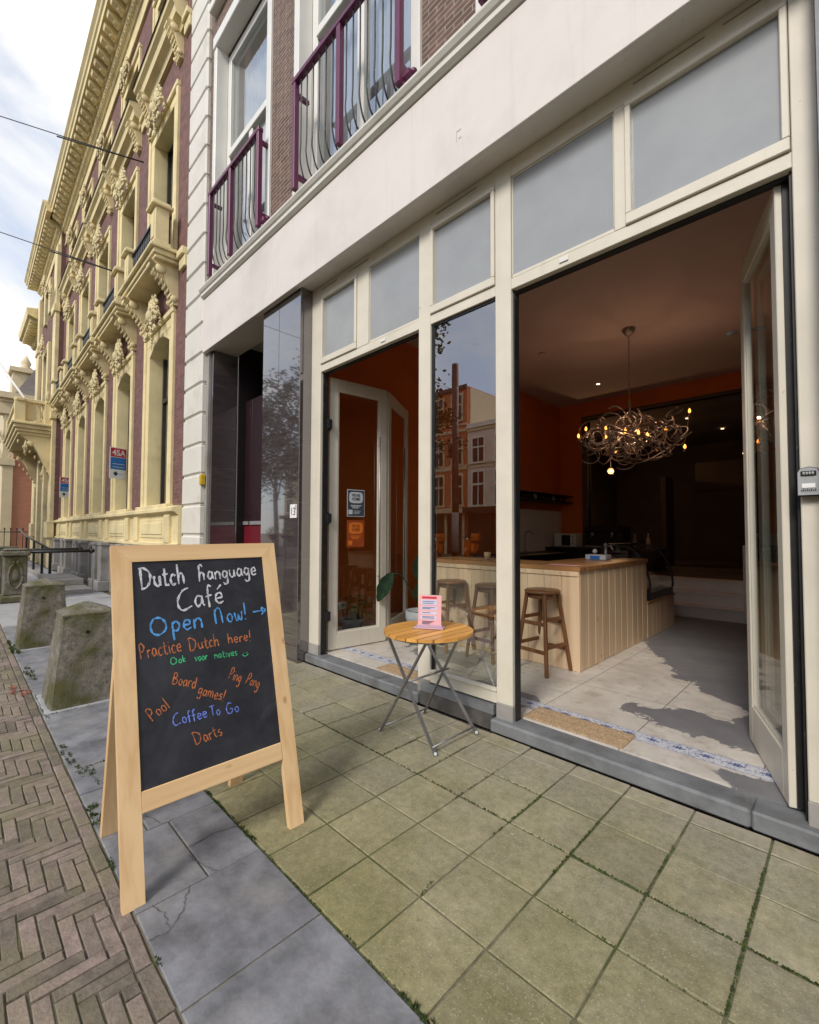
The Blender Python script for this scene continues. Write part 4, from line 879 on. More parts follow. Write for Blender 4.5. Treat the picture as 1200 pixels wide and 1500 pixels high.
cornice(XR1, XR0, ry, 'end_bay_cornice')
mb = MB(); yb = ry-1.15; xa, xb = -26.4, XR0-.15
mb.box(xa,xb,yb,ry,5.02,5.16,.015).box(xa-.06,xb+.06,yb-.06,ry,5.16,5.24,.015).box(xa+.06,xb-.06,yb+.06,ry,4.90,5.02,.015).box(xa+.12,xb-.12,yb+.12,ry,4.80,4.90,.015)
for x in (xb-.35, xa+.35): console(mb, x, ry, 4.82, 1.75, .95, .34)
pb = build('portal_balcony', mb, 'yellow_stucco', town)
mb = MB()
for x, y in ((xb-.2,yb+.16),(xb-.2,ry-.16),(xa+.2,yb+.16),(xa+.2,ry-.16)): mb.box(x-.15,x+.15,y-.15,y+.15,5.24,6.08,.01)
mb.box(xb-.32,xb-.08,yb,ry,5.98,6.10,.015).box(xa,xb,yb+.04,yb+.28,5.98,6.10,.015).box(xb-.30,xb-.10,yb+.3,ry-.3,5.24,5.32).box(xb-.21,xb-.19,yb+.30,yb+.62,5.36,5.95)
for k in range(3): mb.lathe([(.07,5.32),(.07,5.38),(.045,5.42),(.085,5.58),(.05,5.74),(.045,5.86),(.07,5.92),(.07,5.98)], (xb-.2, yb+.70+.14*k, 0), 10)
for k in range(14): mb.lathe([(.07,5.24),(.045,5.42),(.085,5.58),(.05,5.74),(.07,5.98)], (xa+.6+k*.33, yb+.16, 0), 8)
build('balustrade', mb, 'yellow_stucco', pb)
cv = MB(); scrolls(cv,(xb-.35,ry-.75,4.35),.55,8,.08); scrolls(cv,(xb-.35,ry-.25,3.4),.5,9,.08); build('bracket_carving', cv, 'yellow_carving', pb)

# estate agent boards fixed to the window jambs
def board(c_, zc, w_, h_, label):
    wx = -math.sin(R(0.7)); x = c_-H+.02; y = TY+.13+(-7.405-x)*math.tan(R(.7))
    t_ = thing('rental_sign', label, 'sign', (x, y-.16, zc), 'estate agent boards on the yellow house')
    d = Vector((.80,-.60,0)).normalized() ; d = Vector((0.35,-1,0)).normalized(); nrm = Vector((-d.y, d.x, 0)); nrm = nrm if nrm.x > 0 else -nrm
    o = Vector((x+.03, y-.10, zc)); zz = Vector((0,0,1))
    def pl(a, b_, za, zb, off, mt, nm): return build(nm, MB().obox(o+d*(a+b_)/2*1+zz*(za+zb)/2+nrm*off, d, nrm, zz, abs(b_-a)/2, .004, (zb-za)/2), mt, t_)
    pl(-w_/2,w_/2,-h_/2,h_/2,0,'white_card','board'); pl(-w_/2+.015,w_/2-.015,h_*.20,h_/2-.015,.004,'sign_red','red_panel'); pl(-w_/2+.015,w_/2-.015,-h_*.20,h_*.18,.004,'sign_blue','blue_panel')
    ux = -d if (-d).dot(Vector((.69,.72,0))) > 0 else d
    def tx(s_, sz, a, z, mt, wd=None): build('lettering', text_mb(s_, sz, o+ux*a+zz*z+nrm*.0095, ux, zz, 'CENTER', 0.004, wd), mt, t_)
    tx('4SA', h_*.26, 0, h_*.25, 'white_card', w_*.78)
    for z in (-.03,-.13): 
        pl(-w_*.34,w_*.34,h_*z-.006,h_*z+.010,.0078,'pale_print','text_line')
    build('diamond_logo', MB().obox(o-ux*w_*.16-zz*h_*.34+nrm*.004, (ux+zz), nrm, (zz-ux), h_*.055, .005, h_*.055), 'navy_ink', t_)
    pl(-w_*.36,-w_*.02 if ux.dot(d)<0 else w_*.36,-h_*.355,-h_*.325,.004,'lilac_print','text_line')
board(cs[1], 2.88, .38, .70, 'red, white and blue agent board in the second street level window of the yellow house')
board(cs[4], 2.86, .38, .70, 'farther, smaller looking estate agent board in the last window before the big carved balcony')

# ---------------------------------------------------------------- beyond: lower yellow wing, pink house, pale house
w2 = thing('yellow_wing', 'low yellow plastered wing with its own cornice behind the projecting end bay', 'building', (-29.5, 4.2, 0))
build('wing_wall', MB().box(-31.2,-27.7,2.72,7,0,11.6), 'yellow_stucco', w2)
mb = MB().prism([(2.72,11.1),(2.6,11.1),(2.5,11.3),(2.05,11.45),(2.0,11.75),(2.72,11.9)], -31.6, -27.35)
for k in range(9): mb.box(-31.2+k*.42,-31.02+k*.42,2.15,2.55,11.22,11.44,.01)
build('wing_cornice', mb, 'yellow_stucco', w2)
ph = thing('pink_house', 'pink brick house end on to the street with cream corner blocks and a slate roof', 'building', (-38, 6, 0))
build('brick_wall', MB().box(-48,-36.5,1.92,16,0,9.1), 'pink_brick_far', ph)
mb = MB().box(-48.1,-36.4,1.80,2.28,0,9.1).box(-48.2,-36.2,1.6,16,9.1,9.3).box(-48.3,-36.0,1.4,16,9.3,9.65).box(-37.2,-36.3,1.65,2.36,5.3,5.7).box(-37.2,-36.3,1.5,2.4,8.4,9.1)
build('corner_blocks', mb, 'cream_wall', ph)
scb = MB(); scrolls(scb,(-36.7,1.8,7.0),.8,3,.2); scrolls(scb,(-36.7,1.8,5.9),.6,3,.2); build('corner_carving', scb, 'yellow_carving', ph)
rf = build('roof', MB().prism([(2.2,9.65),(4.2,13.4),(14,13.4),(16,9.65)], -48, -36.6), 'slate_roof', ph)
build('dormer', MB().box(-38.6,-36.9,2.15,4.0,9.65,11.2).box(-38.8,-36.7,2.0,4.2,11.2,11.45).lathe([(.35,11.45),(.45,11.6),(.2,11.8),(.28,12.0),(.05,12.5)],(-37.6,2.8,0),10), 'cream_wall', rf)
build('roof_lantern', MB().box(-38.2,-37.2,4.6,5.6,13.4,14.0).box(-38.3,-37.1,4.5,5.7,14.0,14.1), 'slate_roof', rf)
for y0 in (3.9,5.4):
    for z0 in (.8,4.4): 
        wn = build('window', MB().box(-36.52,-36.46,y0,y0+.8,z0,z0+2.5).box(-36.56,-36.40,y0-.15,y0+.95,z0-.18,z0-.02), 'cream_wall', ph)
        build('glass_pane', MB().box(-36.47,-36.45,y0+.10,y0+.70,z0+.1,z0+2.4), 'pane_dark', wn)
gh = thing('pale_house', 'pale grey town house far down the street at the left edge', 'building', (-66, 5, 0))
build('house_wall', MB().box(-78,-56,2.2,14,0,12.5).box(-78.2,-55.8,1.8,14,12.5,13), 'pastel_plaster', gh)
build('roof', MB().prism([(2.0,13),(5,16.5),(12,16.5),(14,13)], -78, -56), 'slate_roof', gh)
mb = MB()
for k in range(8):
    for z0 in (1.2,5,8.8): mb.box(-76+k*2.5,-74.8+k*2.5,2.18,2.25,z0,z0+2.4)
build('window', mb, 'dark_hall', gh)
# fence in front of the gap
fc = thing('iron_fence', 'thin dark iron fence across the gap before the pink house', 'fence', (-30, 1.9, 0)); mb = MB(); rl = MB()
for k in range(9): mb.tube([(-30,.95+k*.23,.2),(-30,.95+k*.23,1.42)], .016, 5).ball((-30,.95+k*.23,1.45),.035,5,4,(1,1,1.8))
rl.box(-30.02,-29.98,.9,2.85,1.28,1.32).box(-30.02,-29.98,.9,2.85,.25,.29)
build('fence_bars', mb, 'black_iron', fc); build('fence_rail', rl, 'black_iron', fc)
# ramp railing along the yellow house, cross bars at the gate pillars
hr = thing('ramp_railing', 'black iron ramp railing climbing along the base of the yellow house', 'railing', (-18, 1.85, 0))
mb = MB(); px = [-15.3,-16.9,-18.9,-21.2]
for k, x in enumerate(px): o_ = build('railing_post', MB().box(x-.03,x+.03,1.72,1.78,0,.86+.10*k), 'black_iron', hr)
build('top_rail', MB().tube([(-15.3,1.75,.86),(-21.2,1.75,1.16),(-24,1.75,1.42)], .028, 8), 'black_iron', hr)
build('ramp_kerb', MB().box(-24,-15.2,1.68,1.82,0,.12,.01), 'grey_stone', hr)
st = thing('stone_step', 'two low stone steps at the basement door of the yellow house', 'steps', (-13.5, 1.9, 0))
build('lower_step', MB().box(-14.6,-12.0,1.55,2.12,0,.10,.01), 'grey_stone', st); build('upper_step', MB().box(-15.1,-13.0,1.50,2.12,.10,.24,.01), 'grey_stone', st)
for x, lb in ((-11.62,'nearer black iron bar running from the carved gate pillar to the yellow house'),(-12.9,'second black iron bar behind, from the gate pillar to the yellow house')):
    br = thing('barrier_bar', lb, 'barrier', (x,1.5,.93), 'iron bars between gate pillars and house')
    build('bar', MB().tube([(x,.95,.94),(x,2.0,.94)],.03,8), 'black_iron', br); build('bar_end', MB().ball((x,2.02,.94),.05,8,6).tube([(x,2.0,.88),(x,2.0,1.05)],.02,6), 'black_iron', br)
# ---------------------------------------------------------------- bollards and gate pillars
def bollard(x, y, wb, wt, h, hc, label, seed):
    rng = random.Random(seed); t_ = thing('stone_bollard', label, 'bollard', (x,y,0), 'old stone bollards along the kerb')
    nb = 7; vs = []; fs = []
    def ring(w_, z, jit): return [(x+sx*w_/2+rng.uniform(-jit,jit), y+sy*w_/2+rng.uniform(-jit,jit), z) for sx, sy in ((-1,-1),(1,-1),(1,1),(-1,1))]
    mb = MB(); rows = []
    # faces subdivided and roughened so the edges wear
    N_ = 8
    for k in range(11):
        u = k/10; w_ = wb+(wt-wb)*u; row = []
        for (ax, ay), (bx_, by_) in zip(((-1,-1),(1,-1),(1,1),(-1,1)), ((1,-1),(1,1),(-1,1),(-1,-1))):
            for q in range(N_):
                f = q/N_; cx_, cy2 = (ax+(bx_-ax)*f), (ay+(by_-ay)*f); rr = 1-.035*(max(0,(abs(cx_)+abs(cy2)-1.75))/.25)
                row.append((x+cx_*w_/2*rr+rng.uniform(-.003,.003), y+cy2*w_/2*rr+rng.uniform(-.003,.003), h*u+rng.uniform(-.003,.003)))
        rows.append(row)
    m_ = 4*N_; vs = [p for r_ in rows for p in r_]
    fs = [(i*m_+k, i*m_+(k+1)%m_, (i+1)*m_+(k+1)%m_, (i+1)*m_+k) for i in range(10) for k in range(m_)]
    mb.add(vs, fs); build('shaft', mb, 'bollard_stone', t_)
    cp = MB(); o = h-.004; w_ = wt+.006
    base = [(x+sx*w_/2, y+sy*w_/2, o+.004) for sx, sy in ((-1,-1),(1,-1),(1,1),(-1,1))]; low = [(a,b_,o-.01) for a,b_,_ in base]; tp = [(x+sx*.02,y+sy*.02,hc) for sx, sy in ((-1,-1),(1,-1),(1,1),(-1,1))]
    cp.add(low+base+tp, [(i,(i+1)%4,4+(i+1)%4,4+i) for i in range(4)]+[(4+i,4+(i+1)%4,8+(i+1)%4,8+i) for i in range(4)]+[(8,9,10,11)])
    build('cap', cp, 'bollard_stone', t_)
    build('bolt_hole', MB().lathe([(.001,0),(.012,0),(.014,.004)], (x+wt/2+(wb-wt)/2*.22+.002, y-.02, h*.80), 10, axis='x'), 'dark_hall', t_)
    build('base_slab', MB().box(x-wb/2-.025,x+wb/2+.025,y-wb/2-.025,y+wb/2+.025,-.01,.012,.004), 'hardstone_pale', t_)
bollard(-4.56, .765, .50, .35, .70, .775, 'mossy tapered stone bollard closest to the chalkboard, half hidden behind it', 1)
bollard(-7.02, .750, .48, .36, .715, .785, 'mossy tapered stone bollard in the middle, with grass at its foot', 2)
def gatepillar(x, y, label):
    t_ = thing('gate_pillar', label, 'pillar', (x,y,0), 'carved gate pillars')
    build('pillar_shaft', MB().box(x-.20,x+.20,y-.17,y+.17,.14,.88,.02), 'bollard_stone', t_); build('pillar_base', MB().box(x-.27,x+.27,y-.23,y+.23,0,.14,.03), 'bollard_stone', t_)
    build('pillar_cap', MB().box(x-.25,x+.25,y-.21,y+.21,.88,.97,.02).box(x-.20,x+.20,y-.17,y+.17,.97,1.02,.03), 'bollard_stone', t_)
    cv = MB(); pts = [(x+.205, y+.10*math.cos(a)*(1 if abs(math.sin(a))<.8 else .8), .50+.24*math.sin(a)) for a in [2*PI*k/24 for k in range(25)]]
    cv.tube(pts,.018,6); cv.ball((x+.20,y,.52),.06,8,6,(.4,1,2.2)).ball((x+.205,y+.03,.76),.03,6,5).ball((x+.205,y-.03,.76),.03,6,5); build('carved_panel', cv, 'bollard_stone', t_)
gatepillar(-11.58, .80, 'carved stone gate pillar with flat cap, third stone from the chalkboard')
gatepillar(-13.2, .78, 'farthest stone gate pillar, mostly hidden behind the carved one')
# flag pole and overhead cables
fl = thing('flag_pole', 'slanting white flag pole fixed above the carved balcony', 'flagpole', (-22.5, 2.1, 6.3))
build('pole', MB().tube([(-22.3,1.85,6.05),(-27.2,.95,9.1)], .05, 8), 'flag_white', fl); build('finial', MB().ball((-27.25,.94,9.13),.09,8,6), 'flag_white', fl)
for nm_, (a, b_) in {'upper black cable crossing the sky to the yellow house':((-9.82,TY-.05,8.58),(-16.7,-15.95,9.4)), 'lower black cable crossing the sky to the yellow house':((-10.38,TY-.05,6.5),(-17.0,-15.95,9.9))}.items():
    a, b_ = Vector(a), Vector(b_); tt = thing('overhead_cable', nm_, 'cable', a, 'cables over the street')
    pts = [a.lerp(b_, k/14)+Vector((0,0,-.12*math.sin(PI*k/14))) for k in range(15)]
    build("wire", MB().tube(pts, .008, 5), 'cable', tt); build('tensioner', MB().tube([pts[0], a.lerp(b_,.07)+Vector((0,0,-.06))], .013, 6), 'cable', tt)
# ---------------------------------------------------------------- chalkboard A-sign
sg = thing('chalkboard_sign', 'pine framed A-board with chalk lettering standing on the pavement edge', 'sandwich board', (-2.15, .80, 0))
th, ph_, SW, SL = 0.013, 0.25, 0.724, 1.338
sA = Vector((-1.879,.444,0)); sU = Vector((math.sin(th),math.cos(th),0)); sV = (Vector((-math.cos(th),math.sin(th),0))*math.sin(ph_)+Vector((0,0,math.cos(ph_)))).normalized(); sN = sU.cross(sV)
sN = sN if sN.x > 0 else -sN
TH = 0.028
def sb(mb, u0, u1, v0, v1, th_=TH, off=None, bev=.003):
    o_ = -th_/2 if off is None else off
    return mb.obox(sA+sU*(u0+u1)/2+sV*(v0+v1)/2+sN*o_, sU, sV, sN, (u1-u0)/2, (v1-v0)/2, th_/2, bev)
def stile(u0, u1, top_in):                                   # foot cut level, top mitred
    mb = MB(); vs = []
    for o_ in (0, -TH):
        for u, v in ((u0,0),(u1,0),(u1, SL-.072 if top_in == 'r' else SL),(u0, SL if top_in == 'r' else SL-.072)):
            p = sA+sU*u+sV*v+sN*o_
            if v == 0: p = p-sV*(p.z/sV.z)
            vs.append(p)
    return mb.add(vs, [(0,1,2,3),(4,7,6,5),(0,4,5,1),(1,5,6,2),(2,6,7,3),(3,7,4,0)])
ff = build('front_frame', stile(0,.072,'r'), 'pine_z', sg)
build('front_stile', stile(SW-.072,SW,'l'), 'pine_z', sg)
mb = MB(); vs = []
for o_ in (0,-TH): vs += [sA+sU*u+sV*v+sN*o_ for u, v in ((.0725,SL-.072),(SW-.0725,SL-.072),(SW-.0005,SL),(.0005,SL))]
mb.add(vs, [(0,1,2,3),(4,7,6,5),(0,4,5,1),(1,5,6,2),(2,6,7,3),(3,7,4,0)])
build('top_rail', mb, 'pine_y', sg); build('bottom_rail', sb(MB(),.0725,SW-.0725,.297,.374), 'pine_y', sg)
bd = build('blackboard', sb(MB(),.066,SW-.066,.368,SL-.066,.008,-.010,0), 'chalkboard', sg)
apx = sA+sU*SW/2+sV*SL                                       # back frame leaning the other way
bt = Vector((-2.425, .80, 0)); top = apx-sN*.03-sV*.012
for sgn in (-1,1):
    build('back_leg', MB().beam(bt+sU*sgn*(SW/2-.078), Vector((top.x,top.y,top.z))+sU*sgn*(SW/2-.078), .072, .026, (1,0,0), .003), 'pine_z', sg)
dv = (top-bt).normalized()
build('back_panel', MB().beam(bt+dv*.37+Vector((.004,0,0)), bt+dv*(top-bt).length*.98+Vector((.004,0,0)), SW-.236, .010, (1,0,0)), 'chalkboard', sg)
for v in (.33, 1.27): build('back_rail', MB().obox(bt+dv*v, sU, dv, sU.cross(dv), SW/2-.116, .036, .012, .003), 'pine_y', sg)
for sgn in (-1,1): build('hinge', MB().obox(apx+sU*sgn*.22-sN*.032-sV*.012, sU, sV, sN, .025, .010, .004), 'steel', sg)
# handwriting: strokes in a box, baseline 0, x-height 1
G = {
'D':(1.5,[[(.12,1.9),(.05,0)],[(-.1,1.9),(.5,1.95),(1.25,1.45),(1.2,.7),(.7,.12),(-.05,-.02)]]),
'u':(1.0,[[(.1,1),(.1,.35),(.35,.02),(.7,.2),(.8,.95)],[(.8,.95),(.86,.0)]]),
't':(.75,[[(.35,1.6),(.3,.2),(.55,.0),(.75,.12)],[(0,1.02),(.75,1.08)]]),
'c':(.8,[[(.75,.85),(.45,1.02),(.1,.6),(.25,.05),(.75,.15)]]),
'h':(1.0,[[(.15,1.9),(.1,0)],[(.1,.55),(.45,1.0),(.75,.8),(.8,0)]]),
'H':(1.25,[[(.75,1.75),(.55,2.05),(.25,1.9),(.2,1.0),(.1,-.15)],[(.15,.5),(.5,1.0),(.85,.8),(.85,.0)]]),
'a':(.95,[[(.75,.9),(.35,1.0),(.08,.5),(.3,.02),(.72,.45),(.78,1.0)],[(.78,1.0),(.8,.25),(.95,.02)]]),
'n':(1.0,[[(.1,1),(.1,0)],[(.1,.6),(.45,1.02),(.78,.8),(.82,0)]]),
'g':(.95,[[(.75,.9),(.35,1.0),(.08,.55),(.35,.1),(.75,.5),(.78,1.0)],[(.78,1.0),(.75,-.5),(.35,-.75),(.05,-.5)]]),
'e':(.85,[[(.1,.5),(.7,.58),(.6,.98),(.22,.9),(.08,.4),(.35,.02),(.8,.18)]]),
'é':(.85,[[(.1,.5),(.7,.58),(.6,.98),(.22,.9),(.08,.4),(.35,.02),(.8,.18)],[(.35,1.35),(.8,1.75)]]),
'C':(1.5,[[(1.3,1.95),(.7,1.75),(.15,1.0),(.1,.3),(.5,-.1),(1.4,.2)]]),
'f':(.7,[[(.7,1.75),(.4,1.85),(.28,1.2),(.25,-.2)],[(0,.85),(.62,.95)]]),
'O':(1.9,[[(.55,1.65),(.12,1.0),(.2,.2),(.8,-.1),(1.5,.35),(1.55,1.1),(1.1,1.6),(.45,1.6)]]),
'p':(.95,[[(.12,1.0),(.1,-.85)],[(.1,.75),(.5,1.05),(.8,.6),(.5,.08),(.1,.2)]]),
'N':(1.5,[[(.1,0),(.15,1.75)],[(.15,1.4),(.5,1.85),(.95,1.6),(1.05,0)]]),
'o':(.9,[[(.45,1.0),(.1,.6),(.25,.05),(.65,.1),(.78,.65),(.45,1.0)]]),
'w':(1.2,[[(.08,1),(.2,.1),(.45,.1),(.58,.75),(.7,.1),(.95,.12),(1.1,1.05)]]),
'!':(.45,[[(.25,2.0),(.15,.55)],[(.12,.08),(.14,-.04)]]),
'P':(1.15,[[(.15,1.85),(.08,0)],[(.0,1.75),(.5,1.98),(.95,1.55),(.7,1.0),(.12,.85)]]),
'r':(.7,[[(.1,1),(.1,0)],[(.1,.6),(.35,.98),(.68,.92)]]),
'i':(.4,[[(.2,1),(.2,0)],[(.2,1.4),(.22,1.48)]]),
'k':(.85,[[(.12,1.8),(.1,0)],[(.7,1.0),(.14,.5),(.75,.0)]]),
'v':(.85,[[(.05,1),(.38,0),(.78,1.02)]]),
's':(.75,[[(.68,.95),(.3,.98),(.15,.7),(.6,.4),(.5,.05),(.05,.08)]]),
'B':(1.2,[[(.12,1.9),(.08,0)],[(.1,1.9),(.7,1.8),(.75,1.25),(.15,1.0)],[(.15,1.0),(.95,.85),(.9,.2),(.05,0)]]),
'd':(.95,[[(.7,.85),(.3,1.0),(.08,.5),(.35,.02),(.75,.3)],[(.82,1.85),(.78,0)]]),
'm':(1.4,[[(.1,1),(.1,0)],[(.1,.6),(.35,1.0),(.6,.8),(.62,0)],[(.62,.6),(.9,1.0),(1.15,.8),(1.2,0)]]),
'l':(.4,[[(.2,1.9),(.15,0)]]),
'T':(1.2,[[(.0,1.8),(1.2,1.9)],[(.6,1.85),(.55,0)]]),
'G':(1.5,[[(1.2,1.8),(.6,1.85),(.12,1.1),(.2,.2),(.8,-.02),(1.25,.5),(1.25,.85)],[(1.25,.85),(.75,.8)]]),
' ':(.6,[]),
}
# the board plane is mapped from the drawing (four corners of the drawing = four corners of the board)
src = [(7,75),(967,15),(1102,1395),(94,1740)]; dst = [(.072,SL-.070),(SW-.072,SL-.070),(SW-.072,.374),(.072,.374)]
def homog():
    import numpy as np
    A = []; b_ = []
    for (x, y), (u, v) in zip(src, dst):
        A += [[x,y,1,0,0,0,-u*x,-u*y],[0,0,0,x,y,1,-v*x,-v*y]]; b_ += [u,v]
    return list(np.linalg.solve(np.array(A,float), np.array(b_,float)))+[1]
HM = homog()
def toboard(x, y):
    q = HM[6]*x+HM[7]*y+1; return sA+sU*((HM[0]*x+HM[1]*y+HM[2])/q)+sV*((HM[3]*x+HM[4]*y+HM[5])/q)+sN*(-.0045)
def strokes(polys, w_, material, name, seed=0):
    rng = random.Random(seed); mb = MB()
    for pl in polys:
        P_ = [toboard(*p) for p in pl]
        P_ = curve_pts(P_, 6) if len(P_) > 2 else [P_[0].lerp(P_[1], k/4) for k in range(5)]
        lift = sN*rng.uniform(0,.0004); vs = []
        for i, p in enumerate(P_):
            d = (P_[min(i+1,len(P_)-1)]-P_[max(i-1,0)]).normalized(); nn = sN.cross(d)
            e = w_*(.40+.12*math.sin(i*.9+seed*1.3)+rng.uniform(-.07,.07))*(.75 if i in (0,len(P_)-1) else 1); vs += [p-nn*e+lift, p+nn*e+lift]
        mb.add(vs, [(2*i,2*i+1,2*i+3,2*i+2) for i in range(len(P_)-1)])
    return build(name, mb, material, sg)
def word(txt, x0, y0, x1, y1, xh, w_, material, seed=1, slant=0.0, gapk=.18):
    adv = sum(G[ch][0]+gapk for ch in txt); L_ = math.hypot(x1-x0, y1-y0); k = L_/adv
    ux, uy = (x1-x0)/L_, (y1-y0)/L_; vx, vy = uy+slant, -ux; rng = random.Random(seed); polys = []; a = 0
    for ch in txt:
        jy = rng.uniform(-.06,.06)
        for st_ in G[ch][1]:
            polys.append([(x0+(a+px)*k*ux+(py+jy)*xh*vx, y0+(a+px)*k*uy+(py+jy)*xh*vy) for px, py in st_])
        a += G[ch][0]+gapk
    return strokes(polys, w_, material, 'chalk_writing', seed)
W_ = .0072
word('Dutch', 82,272, 412,226, 78, .0105,'chalk_white',1); word('Hanguage', 498,208, 935,150, 56, .0090,'chalk_white',2); word('Café', 348,425, 700,365, 78, .0100,'chalk_white',3)
word('Open', 152,612, 552,548, 72, .0095,'chalk_blue',4); word('Now!', 622,530, 872,486, 62, .0082,'chalk_blue',5)
strokes([[(898,434),(985,418)],[(958,398),(990,415),(962,452)],[(960,405),(972,440)]], .009,'chalk_blue','chalk_arrow',6)
word('Practice', 82,790, 386,728, 56, .0062,'chalk_orange',7); word('Dutch', 438,728, 660,684, 48, .0062,'chalk_orange',8); word('here!', 716,670, 896,644, 40, .0062,'chalk_orange',9)
word('Ook', 298,828, 416,806, 28, .0052,'chalk_green',10); word('voor', 474,802, 572,790, 30, .0050,'chalk_green',11); word('natives', 616,784, 790,754, 28, .0048,'chalk_green',12)
strokes([[(832,738),(834,744)],[(852,734),(854,740)],[(818,750),(840,764),(864,746)]], .0048,'chalk_green','chalk_smiley',13)
word('Board', 308,968, 482,1004, 46, .0052,'chalk_orange',14); word('games!', 492,1042, 690,1096, 44, .0050,'chalk_orange',15); word('Ping', 716,930, 806,962, 46, .0050,'chalk_orange',16); word('Pong', 842,962, 940,1004, 42, .0050,'chalk_orange',17)
word('Pool', 170,1238, 306,1130, 48, .0050,'chalk_orange',18); word('Coffee', 322,1270, 575,1208, 42, .0056,'chalk_violet',19); word('To', 590,1205, 668,1190, 38, .0056,'chalk_violet',20); word('Go', 706,1186, 806,1168, 40, .0056,'chalk_violet',21); word('Darts', 486,1412, 684,1334, 46, .0052,'chalk_orange',22)

# ---------------------------------------------------------------- bistro table and menu holder
tb = thing('bistro_table', 'small round folding table with yellow wooden slats and crossed grey metal legs', 'table', (-2.03, 2.2, 0))
tcx, tcy, tr, tz = -2.015, 2.175, .292, .72
mb = MB(); ns_ = 8; wsl = 2*tr/ns_
for k in range(ns_):
    xa, xb = tcx-tr+k*wsl+.0045, tcx-tr+(k+1)*wsl-.0045; n_ = 7; lo = []; hi = []
    for i in range(n_+1):
        x = xa+(xb-xa)*i/n_; h_ = math.sqrt(max(0.0004, tr*tr-(x-tcx)**2)); lo.append((x,tcy-h_)); hi.append((x,tcy+h_))
    mb.prism(lo+hi[::-1], tz-.02, tz, 'xy')
build('slatted_top', mb, 'acacia', tb)
build('edge_ring', MB().tube([(tcx+(tr-.035)*math.cos(2*PI*k/28), tcy+(tr-.035)*math.sin(2*PI*k/28), tz-.028) for k in range(29)], .008, 6).box(tcx-tr+.05,tcx+tr-.05,2.05-.012,2.05+.012,tz-.04,tz-.021).box(tcx-tr+.05,tcx+tr-.05,2.47-.2-.012,2.47-.2+.012,tz-.04,tz-.021), 'steel', tb)
ya, yb_ = 2.05, 2.485
for y, o_ in ((ya,.012),(yb_,-.012)):
    for (x0, x1), q in (((-2.346,-1.90),0),((-1.85,-2.30),o_)):
        build('leg', MB().obox(Vector((x0,y+q,.0)).lerp(Vector((x1,y*.35+(tcy+ (y-2.2675)*.62)*.65+q,.69)), .5), (Vector((x1,y*.35+(tcy+(y-2.2675)*.62)*.65+q,.69))-Vector((x0,y+q,0))), (0,1,0), Vector((x1-x0,0,.69)).cross(Vector((0,1,0))), (Vector((x1,y*.35+(tcy+(y-2.2675)*.62)*.65+q,.69))-Vector((x0,y+q,0))).length/2, .011, .0045), 'steel', tb)
        build('rubber_foot', MB().ball((x0,y+q,.011),.012,8,6), 'pale_print', tb)
def lp(x0, x1, u): return x0+(x1-x0)*u
for x, z, rr in ((lp(-2.346,-1.90,.06),.041,.006),(lp(-1.85,-2.30,.06),.041,.006),(-2.098,.385,.008)):
    build('cross_bar', MB().tube([(x,ya+.01,z),(x,yb_-.01,z)], rr, 8), 'steel', tb)
mh = thing('menu_holder', 'upright pink and lilac menu card in a stand on the bistro table', 'menu', (-2.03, 2.2, .72))
mo = Vector((-2.03,2.20,.722)); mu = Vector((.86,.51,0)).normalized(); mn = Vector((mu.y,-mu.x,0)); zz = Vector((0,0,1)); lean = (zz-mn*.10).normalized()
build('stand_base', MB().obox(mo+zz*.004, mu, mn, zz, .10, .042, .004,.002).obox(mo+zz*.014+mn*-.005, mu, mn, zz, .085,.008,.008,.002), 'vase_plastic', mh)
def mp_(a, b_, z0, z1, off, mt, nm): return build(nm, MB().obox(mo+mu*(a+b_)/2+lean*(z0+z1)/2+mn*off, mu, lean, mn, (b_-a)/2, (z1-z0)/2, .0012), mt, mh)
mp_(-.078,.078,.012,.215,0,'pink_print','menu_card'); mp_(-.055,.045,.192,.205,.0016,'scooter_red','menu_heading')
for z0, h_ in ((.150,.034),(.118,.022),(.088,.018),(.056,.022)): mp_(-.062,.048,z0,z0+h_,.0016,'lilac_print','menu_block')
for z0 in (.172,.160,.132,.125,.098,.072,.064,.042,.034,.026): mp_(-.05,random.uniform(.0,.04),z0,z0+.003,.0030,'navy_ink','menu_line')
# ---------------------------------------------------------------- door mats
def door_mat(x0, x1, y0, y1, label):
    m_ = MB(); nx = 40
    for k in range(18):
        ya_, yb2 = y0+(y1-y0)*k/18, y0+(y1-y0)*(k+1)/18; m_.tube([(x0+(x1-x0)*i/nx+random.uniform(-.001,.001), (ya_+yb2)/2+random.uniform(-.0015,.0015), .098+random.uniform(-.001,.002)) for i in range(nx+1)], (y1-y0)/34, 6)
    o = build('door_mat', m_, 'coir', None, (x0,y0,.095)); o['label'] = label; o['category'] = 'door mat'; o['group'] = 'coir door mats'
door_mat(-1.655,-1.0,2.745,2.965,'coir door mat in the wide right hand opening'); door_mat(-3.20,-2.60,2.745,2.945,'coir door mat in the left hand opening behind the bistro table')
